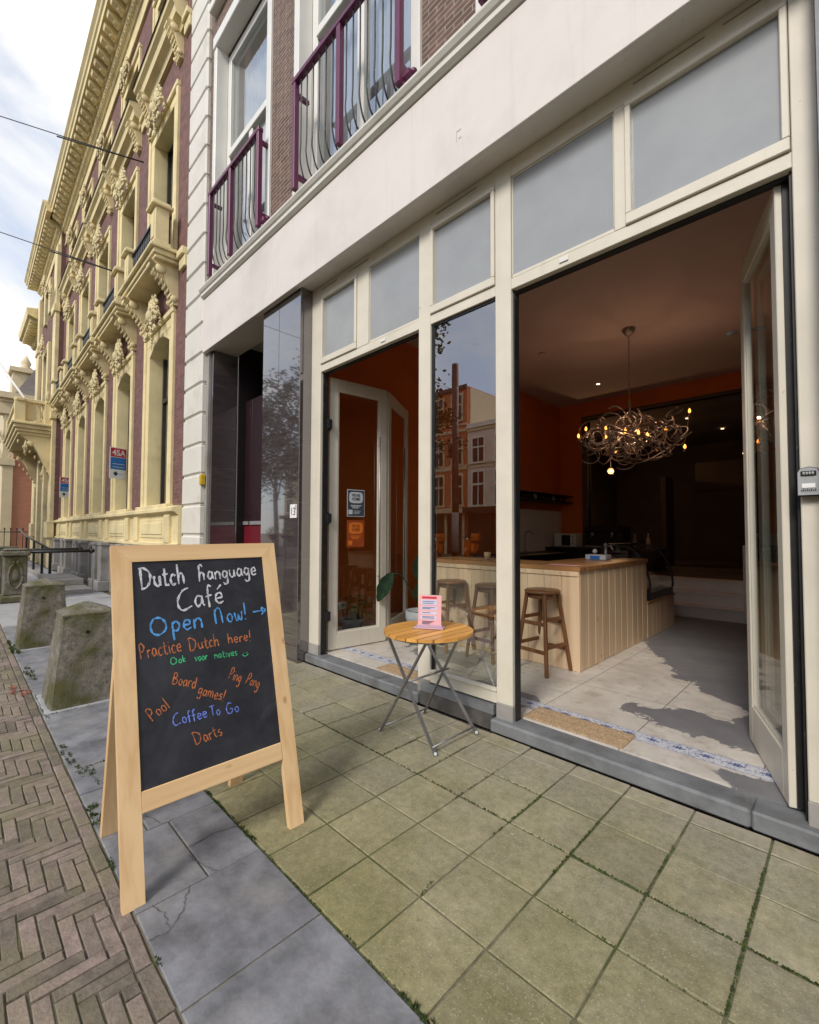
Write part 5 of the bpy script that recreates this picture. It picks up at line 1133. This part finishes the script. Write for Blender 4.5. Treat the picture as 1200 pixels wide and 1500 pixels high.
# ---------------------------------------------------------------- stools
def stool(x, y, rz, label):
    t_ = thing('bar_stool', label, 'stool', (x,y,.095), 'wooden bar stools at the counter'); hz = .735
    M_ = Matrix.Rotation(rz, 3, 'Z')
    def W(p): q = M_ @ Vector(p); return Vector((x,y,.095))+q
    s_ = MB().lathe([(.0,hz-.032),(.150,hz-.032),(.163,hz-.022),(.163,hz-.010),(.152,hz),(.0,hz)], (x,y,.095), 26); build('seat', s_, 'stool_wood', t_)
    cs_ = [(-1,-1),(1,-1),(1,1),(-1,1)]; f0, f1 = .175, .098
    for a, b_ in cs_: build('leg', MB().beam(W((a*f0,b_*f0,0)), W((a*f1,b_*f1,hz-.03)), .030, .030, (M_ @ Vector((1,0,0))), .004), 'stool_wood', t_)
    for z, dz in ((.20,.045),(.44,.04)):
        for i in range(4):
            (a, b_), (c_, d) = cs_[i], cs_[(i+1)%4]; zi = z+(dz if i%2 else 0); r_ = f0+(f1-f0)*zi/hz
            build('rung', MB().beam(W((a*r_,b_*r_,zi)), W((c_*r_,d*r_,zi)), .020, .032, (0,0,1), .003), 'stool_wood', t_)
    build('seat_apron', MB().lathe([(.118,hz-.075),(.125,hz-.075),(.125,hz-.032),(.118,hz-.032)], (x,y,.095), 20), 'stool_wood', t_)
stool(-2.085,3.80,R(-9),'dark wooden bar stool in the open doorway, nearest to the counter corner')
stool(-2.66,3.80,R(-6),'dark wooden bar stool behind the glass, cut by the white window post')
stool(-3.18,3.80,R(-18),'dark wooden bar stool behind the glass above the bistro table')
# ---------------------------------------------------------------- counter
ct = thing('bar_counter', 'pale board clad corner counter with a reddish brown wooden top', 'counter', (-3.0,4.2,.094))
mb = MB(); bw = .175; x = -1.80
while x > -3.62: mb.box(x-bw+.0015, x-.0015, 3.95, 3.968, .096, 1.0, .003); x -= bw
build('front_boards', mb, 'counter_boards', ct)
mb = MB(); y = 3.970
while y < 5.78: mb.box(-1.818,-1.80, y+.0015, min(y+.165,5.79)-.002, .096, 1.0, .004); y += .165
build('side_boards', mb, 'counter_boards', ct)
build('corner_trim', MB().box(-1.822,-1.797,3.945,3.949,.096,1.0), 'counter_boards', ct)
mb = MB()
for k in range(4): mb.box(-3.72,-1.785,3.935+.155*k,3.935+.155*(k+1)-.002,1.0,1.042,.004)
mb2 = MB()
build('counter_top', mb, 'counter_top', ct); build('side_top', MB().box(-2.42,-1.785,4.556,5.80,1.0,1.042,.004), 'counter_top', ct)
mb = MB(); x = -1.80
for k in range(10): mb.box(x-.18+.001, x-.001, 3.938, 3.949, .955, .999, .002); x -= .18
build('top_trim', mb, 'counter_boards', ct); build('counter_inside', MB().box(-3.70,-1.83,4.5,4.54,.096,.99).box(-3.72,-3.70,3.97,4.5,.096,.99).box(-2.40,-2.36,4.55,5.78,.096,.99), 'backroom_wall', ct)
pp = thing('paper_menu', 'pale pink paper sheet lying on the counter corner', 'paper', (-1.95,4.05,1.043)); build('sheet', MB().add([(-2.18,3.99,1.0435),(-1.86,4.0,1.0435),(-1.82,4.14,1.044),(-2.14,4.16,1.0445)], [(0,1,2,3)]), 'pink_print', pp)
lc = thing('low_cabinet', 'low board clad cabinet at the end of the counter', 'cabinet', (-2.0,6.3,.094))
mb = MB(); y = 5.80
while y < 6.9: mb.box(-1.82,-1.80,y+.0015,min(y+.165,6.9)-.0015,.096,.50,.002); y += .165
build('side_boards', mb, 'counter_boards', lc); build('cabinet_top', MB().box(-2.42,-1.79,5.80,6.92,.50,.53,.004), 'counter_top', lc); build('front_edge', MB().box(-1.84,-1.798,5.792,5.799,.096,.50), 'pine_z', lc)
# curved glass display case on it
dc = thing('pastry_case', 'curved glass pastry case with black frame at the end of the counter', 'display case', (-2.0,6.3,.53))
prof = [(-1.80,.62),(-1.80,.72),(-1.82,.84),(-1.87,.98),(-1.95,1.10),(-2.06,1.17),(-2.30,1.19)]
mb = MB()
for y in (5.90,6.84): mb.tube(curve_pts([(x,y,z) for x, z in prof],4), .014, 6)
mb.box(-2.38,-1.80,5.88,6.86,.53,.62,.006).box(-2.38,-2.32,5.88,6.86,.62,1.20,.005).box(-2.34,-2.26,5.88,6.86,1.18,1.21,.005)
build('case_frame', mb, 'black_plastic', dc)
n_ = len(prof); vs = [(x,y,z) for x, z in prof for y in (5.91,6.83)]
build('curved_glass', MB().add(vs, [(2*i,2*i+1,2*i+3,2*i+2) for i in range(n_-1)], True), 'case_glass', dc)
build('end_glass', MB().add([(x,5.905,z) for x, z in prof]+[(-2.32,5.905,.62)], [tuple(range(n_+1))]), 'case_glass', dc)
build('glass_shelf', MB().box(-2.32,-1.86,5.92,6.82,.82,.828), 'case_glass', dc); build('white_tray', MB().box(-2.25,-1.88,5.98,6.7,.63,.66,.004).obox((-2.05,6.05,.78),(1,0,-.8),(0,1,0),(.8,0,1),.16,.1,.006), 'white_card', dc)
sm = thing('tap_tower', 'small shiny tap and cups on the counter beside the pastry case', 'tap', (-2.1,5.5,1.043)); build('tap_body', MB().lathe([(.05,0),(.05,.02),(.02,.03),(.02,.16),(.03,.17),(.0,.19)], (-2.15,5.45,1.043), 12).tube([(-2.15,5.45,1.18),(-2.08,5.42,1.2),(-2.05,5.41,1.15)],.012,6), 'steel', sm); build('tap_knob', MB().ball((-2.24,5.35,1.13),.028,10,8).tube([(-2.24,5.35,1.043),(-2.24,5.35,1.12)],.008,6), 'white_card', sm)
nb_ = thing('napkin_box', 'white and blue box on the counter next to the tap', 'box', (-2.1,5.2,1.043)); build('box_body', MB().box(-2.26,-2.02,5.12,5.28,1.043,1.10,.006), 'pale_print', nb_); build('box_band', MB().box(-2.2,-2.09,5.117,5.119,1.05,1.09), 'sign_blue', nb_)
cup = thing('paper_cup', 'small brown paper cup on the counter behind the glass', 'cup', (-2.95,4.1,1.043)); build('cup_wall', MB().lathe([(.030,0),(.040,.09),(.037,.09),(.028,.005)], (-2.95,4.15,1.043), 14), 'cocoa_mat', cup)
# back bar and its things
bb = thing('back_bar', 'dark back bar with black machines along the rear wall of the cafe', 'back bar', (-4.0,9.3,.094))
build('bar_body', MB().box(-4.94,-2.7,9.15,9.85,.096,1.0,.01), 'black_plastic', bb); build('bar_top', MB().box(-4.94,-2.68,9.12,9.86,1.0,1.04,.004), 'dark_wood', bb)
build('side_bench', MB().box(-4.93,-4.35,5.2,9.1,.096,.90,.01), 'black_plastic', bb); build('bench_top', MB().box(-4.94,-4.33,5.18,9.11,.90,.94,.004), 'dark_wood', bb)
mw = thing('microwave', 'white microwave oven on the back bar', 'microwave', (-4.5,9.4,1.043)); build('oven_body', MB().box(-4.80,-4.30,9.28,9.62,1.043,1.33,.008), 'white_paint', mw); build('oven_door', MB().box(-4.62,-4.42,9.272,9.279,1.07,1.30,.002), 'black_plastic', mw)
for z in (1.12,1.2,1.27): build('oven_button', MB().lathe([(.0,-.012),(.018,-.010),(.018,0)], (-4.36,9.278,z), 10, axis='y'), 'steel', mw)
cm_ = thing('coffee_machine', 'black coffee machine on the back bar', 'coffee machine', (-3.7,9.4,1.043)); build('machine_body', MB().box(-4.1,-3.3,9.25,9.7,1.043,1.50,.03).box(-4.06,-3.34,9.18,9.26,1.36,1.48,.015), 'black_plastic', cm_); build('drip_tray', MB().box(-4.05,-3.35,9.14,9.26,1.045,1.09,.006), 'steel', cm_)
for x in (-3.9,-3.5): build('group_head', MB().lathe([(.035,1.26),(.035,1.36)], (x,9.2,0), 12).tube([(x,9.2,1.28),(x+.02,9.08,1.26)],.012,6), 'steel', cm_)
for k, (x, hh) in enumerate(((-3.15,.30),(-3.02,.26),(-2.9,.31))):
    q = thing('glass_bottle', ('tall dark bottle next to the coffee machine','shorter dark bottle in the middle on the back bar','tall dark bottle at the right end of the back bar')[k], 'bottle', (x,9.45,1.043), 'bottles on the back bar')
    build('bottle', MB().lathe([(.035,0),(.038,.01),(.038,hh*.6),(.013,hh*.75),(.014,hh),(.0,hh+.002)], (x,9.45,1.043), 12), ('grey_plastic','black_plastic','blind')[k], q); build('cap', MB().lathe([(.015,hh),(.015,hh+.03),(.0,hh+.031)], (x,9.45,1.043), 10), 'black_plastic', q)
shf = thing('wall_shelf', 'black wall shelf above the tiled splash wall', 'shelf', (-4.8,8.7,2.0)); build('shelf_board', MB().box(-4.94,-4.62,7.3,9.85,2.0,2.04,.004).box(-4.94,-4.60,7.3,9.85,2.16,2.18), 'black_plastic', shf)
for k in range(9): 
    q = thing('glass_bottle', 'small dark bottle standing in the row on the black wall shelf', 'bottle', (-4.75,7.6+k*.26,2.04), 'bottles on the black shelf')
    build('bottle', MB().lathe([(.03,0),(.034,.01),(.034,.09),(.012,.13),(.012,.16),(.0,.162)], (-4.75,7.6+k*.26,2.04), 10), 'grey_plastic' if k%3 == 0 else 'black_plastic', q)
tp = thing('bar_tap', 'steel gooseneck water tap on the side bench', 'tap', (-4.6,7.9,.94)); build('spout', MB().tube(curve_pts([(-4.7,7.9,.94),(-4.7,7.9,1.30),(-4.62,7.9,1.38),(-4.52,7.9,1.32)],5),.014,8), 'steel', tp)
# ---------------------------------------------------------------- chandelier
chx, chy = -2.283, 6.71; cl = thing('chandelier', 'bronze chandelier of tangled ribbons and drops with small amber bulbs', 'chandelier', (chx,chy,4.3))
build('ceiling_cup', MB().lathe([(.0,-.10),(.03,-.10),(.085,-.035),(.09,0)], (chx,chy,4.3), 16), 'brown_chandelier', cl)
mb = MB()
for k in range(24):
    z = 4.2-k*.041; a = k%2; mb.tube([(chx+.010*math.cos(t_)*(1-a), chy+.010*math.cos(t_)*a, z+.024*math.sin(t_)) for t_ in [2*PI*i/8 for i in range(9)]], .0035, 5, False)
build('chain', mb, 'brown_chandelier', cl)
mb = MB(); rng = random.Random(5); mb.lathe([(.0,3.26),(.02,3.24),(.014,3.1),(.03,2.95),(.02,2.8),(.035,2.72),(.0,2.66)], (chx,chy,0), 12)
bulbs = []
def ringpt(a, r_, z): return (chx+r_*math.cos(a), chy+r_*math.sin(a), z)
for k in range(13):                                           # short arms that carry the bulbs at the rim and in the tangle
    a = 2*PI*k/13+rng.uniform(-.15,.15); rr = rng.uniform(.58,.72) if k%3 else rng.uniform(.2,.45); zt = rng.uniform(2.52,2.90)
    if k == 0: a, rr, zt = R(28), .76, 3.02
    P_ = [ringpt(a+.9,rr*.25,2.80), ringpt(a+.5,rr*.6,2.60+rng.uniform(-.1,.1)), ringpt(a+.2,rr*.95,2.62), ringpt(a,rr,zt)]
    mb.tube(curve_pts(P_,6), .008, 6); e = P_[-1]; bulbs.append(e); mb.lathe([(.008,-.04),(.015,-.035),(.018,-.008),(.010,0)], e, 8)
for k in range(16):                                           # long ribbons sweeping round the rim
    a0 = rng.uniform(0,2*PI); r0 = rng.uniform(.38,.74); z0 = rng.uniform(2.56,2.95); sw = rng.uniform(1.0,2.6); P_ = []
    for i in range(14):
        u = i/13; P_.append(ringpt(a0+sw*u, r0*(1-.35*u*u)+.05*math.sin(5*u+k), z0+.16*math.sin(PI*u*1.3+k)))
    mb.tube(P_, [.013*(1-.5*i/13) for i in range(14)], 6)
for k in range(46):                                           # curls and spirals
    a = rng.uniform(0,2*PI); rr = rng.uniform(.12,.66); c_ = Vector(ringpt(a, rr, rng.uniform(2.50,2.98))); ax = Vector((rng.uniform(-1,1),rng.uniform(-1,1),rng.uniform(-.4,.4))).normalized(); bx = ax.orthogonal().normalized(); cx_ = ax.cross(bx); q = rng.uniform(.07,.20); turns = rng.uniform(.7,1.7)
    mb.tube([c_+(bx*math.cos(t_)+cx_*math.sin(t_))*q*(1-.55*i/20)+ax*.05*i/20 for i, t_ in enumerate([2*PI*turns*i/20 for i in range(21)])], [.012*(1-.45*i/20) for i in range(21)], 5)
build('ribbon_arms', mb, 'brown_chandelier', cl)
for k in range(20):
    a = rng.uniform(0,2*PI); rr = rng.uniform(.1,.72); p = (chx+rr*math.cos(a), chy+rr*math.sin(a), rng.uniform(2.45,2.62)+.15*(rr>.5))
    build('crystal_drop', MB().lathe([(.0,0),(.014,.03),(.010,.07),(.0,.09)], p, 6, False).tube([(p[0],p[1],p[2]+.09),(p[0],p[1],p[2]+.17)],.002,4), 'case_glass' if k%2 else 'brown_chandelier', cl)
for e in bulbs: build('bulb', MB().lathe([(.0,0),(.013,.010),(.018,.028),(.010,.052),(.0,.068)], e, 10), 'bulb_glow', cl)
def lamp(name, loc, watts, col, rad, parent):
    ld = bpy.data.lights.new(name, 'POINT'); ld.energy = watts; ld.color = col; ld.shadow_soft_size = rad
    lo = bpy.data.objects.new(name, ld); COL.objects.link(lo); lo.parent = parent; lo.location = Vector(loc)-ORG[parent.name]
for q in (0,3,7,10): lamp('chandelier_light', Vector(bulbs[q])+Vector((0,0,.05)), 5.6, (1.0,0.60,0.38), .015, cl)
gl_ = thing('globe_lamp', 'round amber glowing globe lamp in the dark back room', 'lamp', (-4.2,11.2,2.8)); build('globe', MB().ball((-4.20,11.0,2.84),.075,14,10), 'globe_glow', gl_); lamp('globe_light', (-4.12,10.85,2.78), 9, (1.0,0.6,0.3), .06, gl_); build('lamp_rod', MB().tube([(-4.2,11.0,2.9),(-4.2,11.0,3.9)],.008,6), 'black_iron', gl_)
# ---------------------------------------------------------------- plants
def pot(t_, c_, r0, r1, h): 
    build('pot', MB().lathe([(.0,0),(r0,0),(r1,h*.72),(r1+.008,h*.74),(r1+.010,h),(r1-.012,h),(r1-.02,h*.86),(.0,h*.86)], c_, 22), 'pot_grey', t_); build('soil', MB().lathe([(.0,h*.875),(r1-.02,h*.87)], c_, 18), 'soil', t_)
def bigleaf(mb, base, tip, width, nrm, fold=.25, n_=9, wav=.0):
    base, tip, nrm = Vector(base), Vector(tip), Vector(nrm).normalized(); d = tip-base; L_ = d.length; dn = d.normalized(); sd_ = dn.cross(nrm).normalized(); up_ = sd_.cross(dn); vs = []
    for i in range(n_+1):
        u = i/n_; w_ = width*math.sin(PI*min(1,u*.93+.05))**.75*(1-.15*u)*(1+wav*math.sin(i*2.2)); sag = -L_*.16*(u*u); p = base+d*u+up_*sag*-1*0-Vector((0,0,L_*.10*u*u))
        vs += [p-sd_*w_+up_*fold*w_, p-sd_*w_*.5+up_*fold*w_*.38, p, p+sd_*w_*.5+up_*fold*w_*.38, p+sd_*w_+up_*fold*w_]
    return mb.add(vs, [(5*i+k,5*i+k+1,5*i+k+6,5*i+k+5) for i in range(n_) for k in range(4)], True)
p1 = thing('potted_plant', 'small bushy green plant in a grey pot, seen through the glass door', 'plant', (-4.50,3.46,.094)); pot(p1, (-4.50,3.46,.094), .11, .145, .19)
mb = MB(); sm_ = MB(); rng = random.Random(3)
for k in range(46):
    a = rng.uniform(0,2*PI); el_ = rng.uniform(.1,1.4); L_ = rng.uniform(.16,.34); c_ = Vector((-4.46,3.50,.27)); e = c_+Vector((math.cos(a)*math.cos(el_)*L_*.8, math.sin(a)*math.cos(el_)*L_*.8, math.sin(el_)*L_)); sm_.tube([c_, c_.lerp(e,.5)+Vector((0,0,.02)), e], .0025, 4)
    bigleaf(mb, e, e+Vector((math.cos(a)*.055, math.sin(a)*.055, -.012)), .030, (0,0,1), .2, 4)
build('leaves', mb, 'leaf_mid', p1); build('stems', sm_, 'leaf_mid', p1)
p2 = thing('potted_plant', 'tall plant with big dark drooping leaf in a grey pot by the folded door', 'plant', (-3.56,3.74,.094)); pot(p2, (-3.56,3.74,.094), .15, .185, .37)
b0 = Vector((-3.56,3.74,.42)); mb = MB(); sm_ = MB()
sm_.tube(curve_pts([b0,(-3.62,3.66,.62),(-3.70,3.56,.84),(-3.76,3.50,.885),(-3.80,3.45,.87)],5), .007, 6); bigleaf(mb, (-3.78,3.47,.885), (-3.90,3.36,.60), .088, (.6,-.7,.35), .30, 10, .08)
sm_.tube(curve_pts([b0,(-3.57,3.72,.70),(-3.575,3.70,.86)],4), .006, 6); bigleaf(mb, (-3.575,3.70,.80), (-3.56,3.68,1.14), .075, (.5,-.85,.1), .35, 10)
sm_.tube(curve_pts([b0,(-3.53,3.70,.58),(-3.50,3.66,.70)],4), .006, 6); bigleaf(mb, (-3.55,3.70,.52), (-3.47,3.62,.86), .085, (.5,-.85,.2), .35, 10)
build('leaves', mb, 'leaf_dark', p2); build('stems', sm_, 'leaf_dark', p2)
# ---------------------------------------------------------------- small fixed things
def poster(zc, label, ground_, blob_, ink, small):
    t_ = thing('door_poster', label, 'poster', (-3.985,3.10,zc), 'posters on the left glass door')
    dd = Vector((.09,.732,0)).normalized(); nn = Vector((dd.y,-dd.x,0)); o = Vector((-3.984,3.10,zc))+nn*.006; hw, hh = .112, .150
    def r_(a, b_, z0, z1, off, mt, nm, **k): return build(nm, MB().obox(o+dd*(a+b_)/2+zz*(z0+z1)/2+nn*off, dd, zz, nn, (b_-a)/2, (z1-z0)/2, .0008), mt, t_)
    r_(-hw,hw,-hh,hh,0,small,'sheet'); r_(-hw+.008,hw-.008,-hh+.008,hh-.008,.0018,ground_,'print')
    pl = [(.088*math.copysign(abs(math.cos(a))**.45,math.cos(a)), .062+.062*math.copysign(abs(math.sin(a))**.5,math.sin(a))) for a in [2*PI*k/28 for k in range(28)]]
    build('speech_bubble', MB().add([o+dd*u+zz*v+nn*.0034 for u, v in pl], [tuple(range(28))]), blob_, t_)
    for i, s_ in enumerate(('WE ARE','HOME!')): build('lettering', text_mb(s_, .046, o+zz*(.072-.042*i)+nn*.0048, dd, zz, 'CENTER', .0012, .105), ink, t_)
    for i in range(3): r_(-.07+.012*i,.07-.02*i,-.030-.014*i,-.022-.014*i,.0034,blob_,'text_line')
    r_(-.095,-.045,-.125,-.075,.0034,blob_,'white_square')
    for i in range(3): r_(-.03,.06-.01*i,-.090-.014*i,-.085-.014*i,.0034,small,'text_line')
poster(1.675,'blue grey and white poster, upper one on the left glass door','slate_print','pale_print','slate_print','pale_print')
poster(1.335,'orange poster below the blue grey one on the left glass door','rust_print','orange_print','rust_print','rust_print')
so_ = thing('wall_socket', 'white double wall socket on the orange wall, seen through the glass door', 'socket', (-4.945,3.6,.37)); build('socket_plate', MB().box(-4.95,-4.938,3.50,3.68,.32,.42,.003), 'white_card', so_); build('socket_face', MB().lathe([(.0,.0),(.028,.0),(.030,.004)], (-4.937,3.55,.37), 14, axis='x').lathe([(.0,0),(.028,0),(.030,.004)], (-4.937,3.63,.37), 14, axis='x'), 'grey_plastic', so_)
hn = thing('house_number', 'small white plate with the house number on the polished stone pillar', 'number plate', (-4.24,2.479,1.575)); build('plate', MB().box(-4.305,-4.175,2.472,2.4795,1.50,1.645,.002), 'white_card', hn)
build('digits', text_mb('13', .115, (-4.297,2.4712,1.530), (1,0,0), (0,0,1), 'LEFT', .001, .080), 'black_plastic', hn); build('small_digit', text_mb('1', .065, (-4.204,2.4712,1.590), (1,0,0), (0,0,1), 'LEFT', .002), 'black_plastic', hn)
yx = thing('yellow_box', 'small yellow key box on the side of the white corner pilaster', 'box', (-6.66,2.42,2.10)); build('box_body', MB().box(-6.69,-6.63,2.40,2.46,2.02,2.17,.006), 'yellow_box', yx); build('box_lid', MB().box(-6.685,-6.635,2.394,2.40,2.04,2.15,.002), 'yellow_box', yx)
ks = thing('key_safe', 'grey key safe with dial wheels on the right door post', 'key safe', (-0.14,2.61,1.58))
pl = [(-.176,1.522),(-.104,1.522),(-.104,1.62),(-.112,1.636),(-.14,1.643),(-.168,1.636),(-.176,1.62)]
build('housing', MB().prism([(x-.0+(x+.14)*.08,z+(z-1.58)*.06) for x, z in pl], 2.585, 2.619, 'xz'), 'black_plastic', ks); build('cover', MB().prism(pl, 2.572, 2.585, 'xz'), 'grey_plastic', ks)
build('dial_window', MB().box(-.166,-.114,2.568,2.572,1.605,1.626,.002), 'black_plastic', ks); build('white_label', MB().box(-.162,-.118,2.569,2.572,1.553,1.572), 'white_card', ks)
for k in range(4): build('dial_wheel', MB().lathe([(.006,-.004),(.008,0),(.006,.004)], (-.155+.010*k,2.567,1.615), 10, axis='x'), 'grey_plastic', ks)
for k in range(8): build('brand_mark', MB().box(-.165+k*.0065,-.1615+k*.0065,2.570,2.572,1.538,1.545+.003*(k%2)), 'black_plastic', ks)
# ---------------------------------------------------------------- the other side of the street (mirrored in glass and polished stone)
YO = -16.0
def opposite(x0, x1, h, wallmat, trim, nwin, floors, label, side=None, shop=True):
    t_ = thing('street_house', label, 'building', ((x0+x1)/2, YO-3, 0)); d = 9
    build('house_wall', MB().box(x0,x1,YO-d,YO,0,h), wallmat, t_)
    if side: build('side_wall', MB().box(x1,x1+.02,YO-d,YO-.3,2,h-.05), side, t_)
    mb = MB().box(x0,x1,YO,YO+.10,h-.15,h+.1)
    build('roof_edge', mb, 'dark_wood' if trim == 'cream_wall' else trim, t_)
    bands = MB()
    for z0, z1 in floors: bands.box(x0,x1,YO,YO+.05,z1+.45,z1+.62).box(x0,x1,YO,YO+.04,z0-.35,z0-.25)
    build('stone_band', bands, 'cream_wall', t_); bwid = (x1-x0)/nwin
    for z0, z1 in floors:
        for k in range(nwin):
            c_ = x0+bwid*(k+.5); hw = bwid*.25
            f = build('window', MB().box(c_-hw-.1,c_+hw+.1,YO,YO+.06,z1,z1+.14).box(c_-hw-.1,c_-hw,YO,YO+.06,z0,z1).box(c_+hw,c_+hw+.1,YO,YO+.06,z0,z1).box(c_-hw-.15,c_+hw+.15,YO,YO+.10,z0-.1,z0).box(c_-.03,c_+.03,YO+.01,YO+.045,z0,z1).box(c_-hw,c_+hw,YO+.01,YO+.046,z0+(z1-z0)*.6,z0+(z1-z0)*.66), trim, t_)
            build('pane', MB().box(c_-hw,c_+hw,YO,YO+.012,z0,z1), 'black_plastic', f)
    if shop:
        s_ = build('shop_front', MB().box(x0+.2,x1-.2,YO,YO+.06,0,2.45), 'dark_hall', t_)
        mb = MB().box(x0,x1,YO,YO+.5,2.5,2.8)
        for k in range(nwin+1): mb.box(x0+.1+(x1-x0-.4)*k/nwin,x0+.28+(x1-x0-.4)*k/nwin,YO+.06,YO+.12,0,2.5)
        build('shop_fascia', mb, 'dark_wood' if wallmat != 'brick_orange' else 'cream_wall', t_)
    return t_
opposite(-22.6,-16.6,10.2,'brick_orange','cream_wall',4,((3.0,4.8),(5.5,7.0),(8.2,9.7)),'orange brick house across the street, mirrored in the fixed window','cream_wall')
opposite(-16.55,-10.2,7.7,'pastel_plaster','white_paint',4,((2.95,4.9),(5.5,6.9)),'pale plaster house over a dark shop across the street, mirrored beside the orange one')
opposite(-29.5,-22.65,9.6,'brick_brown','white_paint',4,((3.2,5.0),(5.9,7.3)),'brown brick house opposite the yellow house, seen only as a reflection')
opposite(-37.5,-29.55,8.8,'cream_wall','white_paint',4,((3.1,5.0),(5.6,7.2)),'cream house opposite, farthest along the mirrored row')
opposite(-10.1,-2.0,8.2,'brick_brown','white_paint',4,((3.1,5.0),(5.6,7.2)),'brown house opposite the cafe, right of the pale plaster house')
opposite(-1.9,8.0,8.6,'pastel_plaster','white_paint',5,((3.1,5.0),(5.8,7.4)),'pale house opposite the cafe at the right end of the row')
leafmesh = None
def street_tree(x, y, label, s=1.0, rz=0):
    global leafmesh
    t_ = thing('street_tree', label, 'tree', (x,y,0), 'street trees across the road'); rng = random.Random(11)
    mb = MB().tube([(x,y,0),(x+.05,y,1.5),(x-.05,y+.05,3.2),(x,y,5)], [.16,.13,.11,.07], 8); ends = []
    for k in range(9):
        a = 2*PI*k/9; e = (x+math.cos(a)*rng.uniform(1.2,2.4)*s, y+math.sin(a)*rng.uniform(1.2,2.2)*s, rng.uniform(5,8.5)); st_ = (x,y,2.8+.25*k); m2_ = tuple((p+q)/2 for p, q in zip(st_,e)); mb.tube(curve_pts([st_,(m2_[0],m2_[1],m2_[2]+.3),e],4), .05, 6); ends.append(Vector(e)); ends.append(Vector(m2_)+Vector((0,0,.5)))
    build('trunk', mb, 'bark', t_); lf = MB()
    for c_ in ends+[Vector((x,y,8.6)),Vector((x+.5,y+.3,7.4))]:
        for q in range(17):
            cc = c_+Vector((rng.gauss(0,.70),rng.gauss(0,.62),rng.gauss(0,.55)))*s
            for r_ in range(26):
                p = cc+Vector((rng.gauss(0,.22),rng.gauss(0,.22),rng.gauss(0,.18))); u = Vector((rng.uniform(-1,1),rng.uniform(-1,1),rng.uniform(-.6,.6))).normalized()*rng.uniform(.06,.12); v = u.orthogonal().normalized()*u.length*.5
                lf.add([p-u,p+v,p+u,p-v], [(0,1,2,3)])
    build('crown', lf, 'tree_leaf', t_)
street_tree(-12.9,-6.2,'street tree mirrored at the left edge of the fixed window'); street_tree(-21.5,-6.6,'street tree whose branches are mirrored in the polished stone pillar',1.35); street_tree(-27.5,-7.4,'farther street tree mirrored lower in the polished stone pillar',1.35)
pl_ = thing('tram_pole', 'rusty brown steel pole mirrored in the middle of the fixed window', 'pole', (-13.9,-11.6,0)); build('pole', MB().tube([(-13.9,-11.6,0),(-13.9,-11.6,9.6)],.17,12), 'pole_rust', pl_); build('switch_box', MB().box(-14.25,-14.05,-11.75,-11.45,5.0,5.7,.02), 'pole_rust', pl_)
build('stickers', MB().lathe([(.175,.4),(.175,2.3)], (-13.9,-11.6,0), 12), 'grey_stone', pl_)
def scooter(x, y, rz, body, label):
    t_ = thing('delivery_scooter', label, 'scooter', (x,y,0), 'scooters parked across the street'); t_.rotation_euler.z = rz
    for k in (-.62,.62):
        w_ = build('wheel', MB().lathe([(.13,-.05),(.23,-.05),(.25,0),(.23,.05),(.13,.05)], (x+k,y,.25), 18, axis='y'), 'black_rubber', t_); build('rim', MB().lathe([(.0,-.03),(.13,-.03),(.13,.03),(.0,.03)], (x+k,y,.25), 12, axis='y'), 'aluminium', w_)
    build('body', MB().prism([(x-.75,.45),(x-.70,.72),(x-.10,.74),(x+.02,.36),(x+.32,.34),(x+.46,.92),(x+.56,.95),(x+.58,.40),(x+.30,.24),(x-.30,.24)], y-.16, y+.16, 'xz'), body, t_)
    build('seat', MB().box(x-.72,x-.08,y-.14,y+.14,.74,.84,.03), 'black_plastic', t_); build('handlebar', MB().tube([(x+.46,y-.32,1.08),(x+.50,y,1.02),(x+.46,y+.32,1.08)],.02,6).tube([(x+.62,y,.25),(x+.50,y,1.02)],.03,6), 'black_plastic', t_)
    build('front_mudguard', MB().lathe([(.27,-.06),(.28,0),(.27,.06)], (x+.62,y,.27), 14, axis='y'), body, t_); build('headlight', MB().ball((x+.57,y,.98),.07,8,6), 'white_card', t_); build('delivery_box', MB().box(x-.85,x-.45,y-.22,y+.22,.86,1.26,.03), body, t_)
scooter(-15.4,-12.0,R(60),'scooter_orange','orange delivery scooter mirrored left of the pole'); scooter(-14.9,-14.2,R(75),'scooter_orange','second orange delivery scooter mirrored right of the pole'); scooter(-16.2,-12.2,R(65),'scooter_red','red scooter mirrored beside the orange ones')
for i, (x, y) in enumerate(((-16.9,-4.0),(-15.9,-4.0))):
    fb = thing('flower_basket', ('left','right')[i]+' one of two flower baskets on posts, mirrored low in the polished stone pillar', 'flower basket', (x,y,0), 'flower baskets on posts'); build('post', MB().tube([(x,y,0),(x,y,1.05)],.03,6), 'black_iron', fb); build('basket', MB().lathe([(.06,1.02),(.20,1.18),(.22,1.20)], (x,y,0), 12), 'soil', fb)
    for mt, n_ in (('flower_yellow',70),('flower_pink',45),('leaf_mid',60)):
        mb = MB(); rng = random.Random(n_+i)
        for k in range(n_):
            p = Vector((x+rng.gauss(0,.13),y+rng.gauss(0,.13),1.32+rng.gauss(0,.10)-(.12 if mt == 'flower_pink' else 0))); u = Vector((rng.uniform(-1,1),rng.uniform(-1,1),rng.uniform(-1,1))).normalized()*.035; v = u.orthogonal().normalized()*.03; mb.add([p-u,p+v,p+u,p-v],[(0,1,2,3)])
        build('blossoms' if 'flower' in mt else 'foliage', mb, mt, fb)
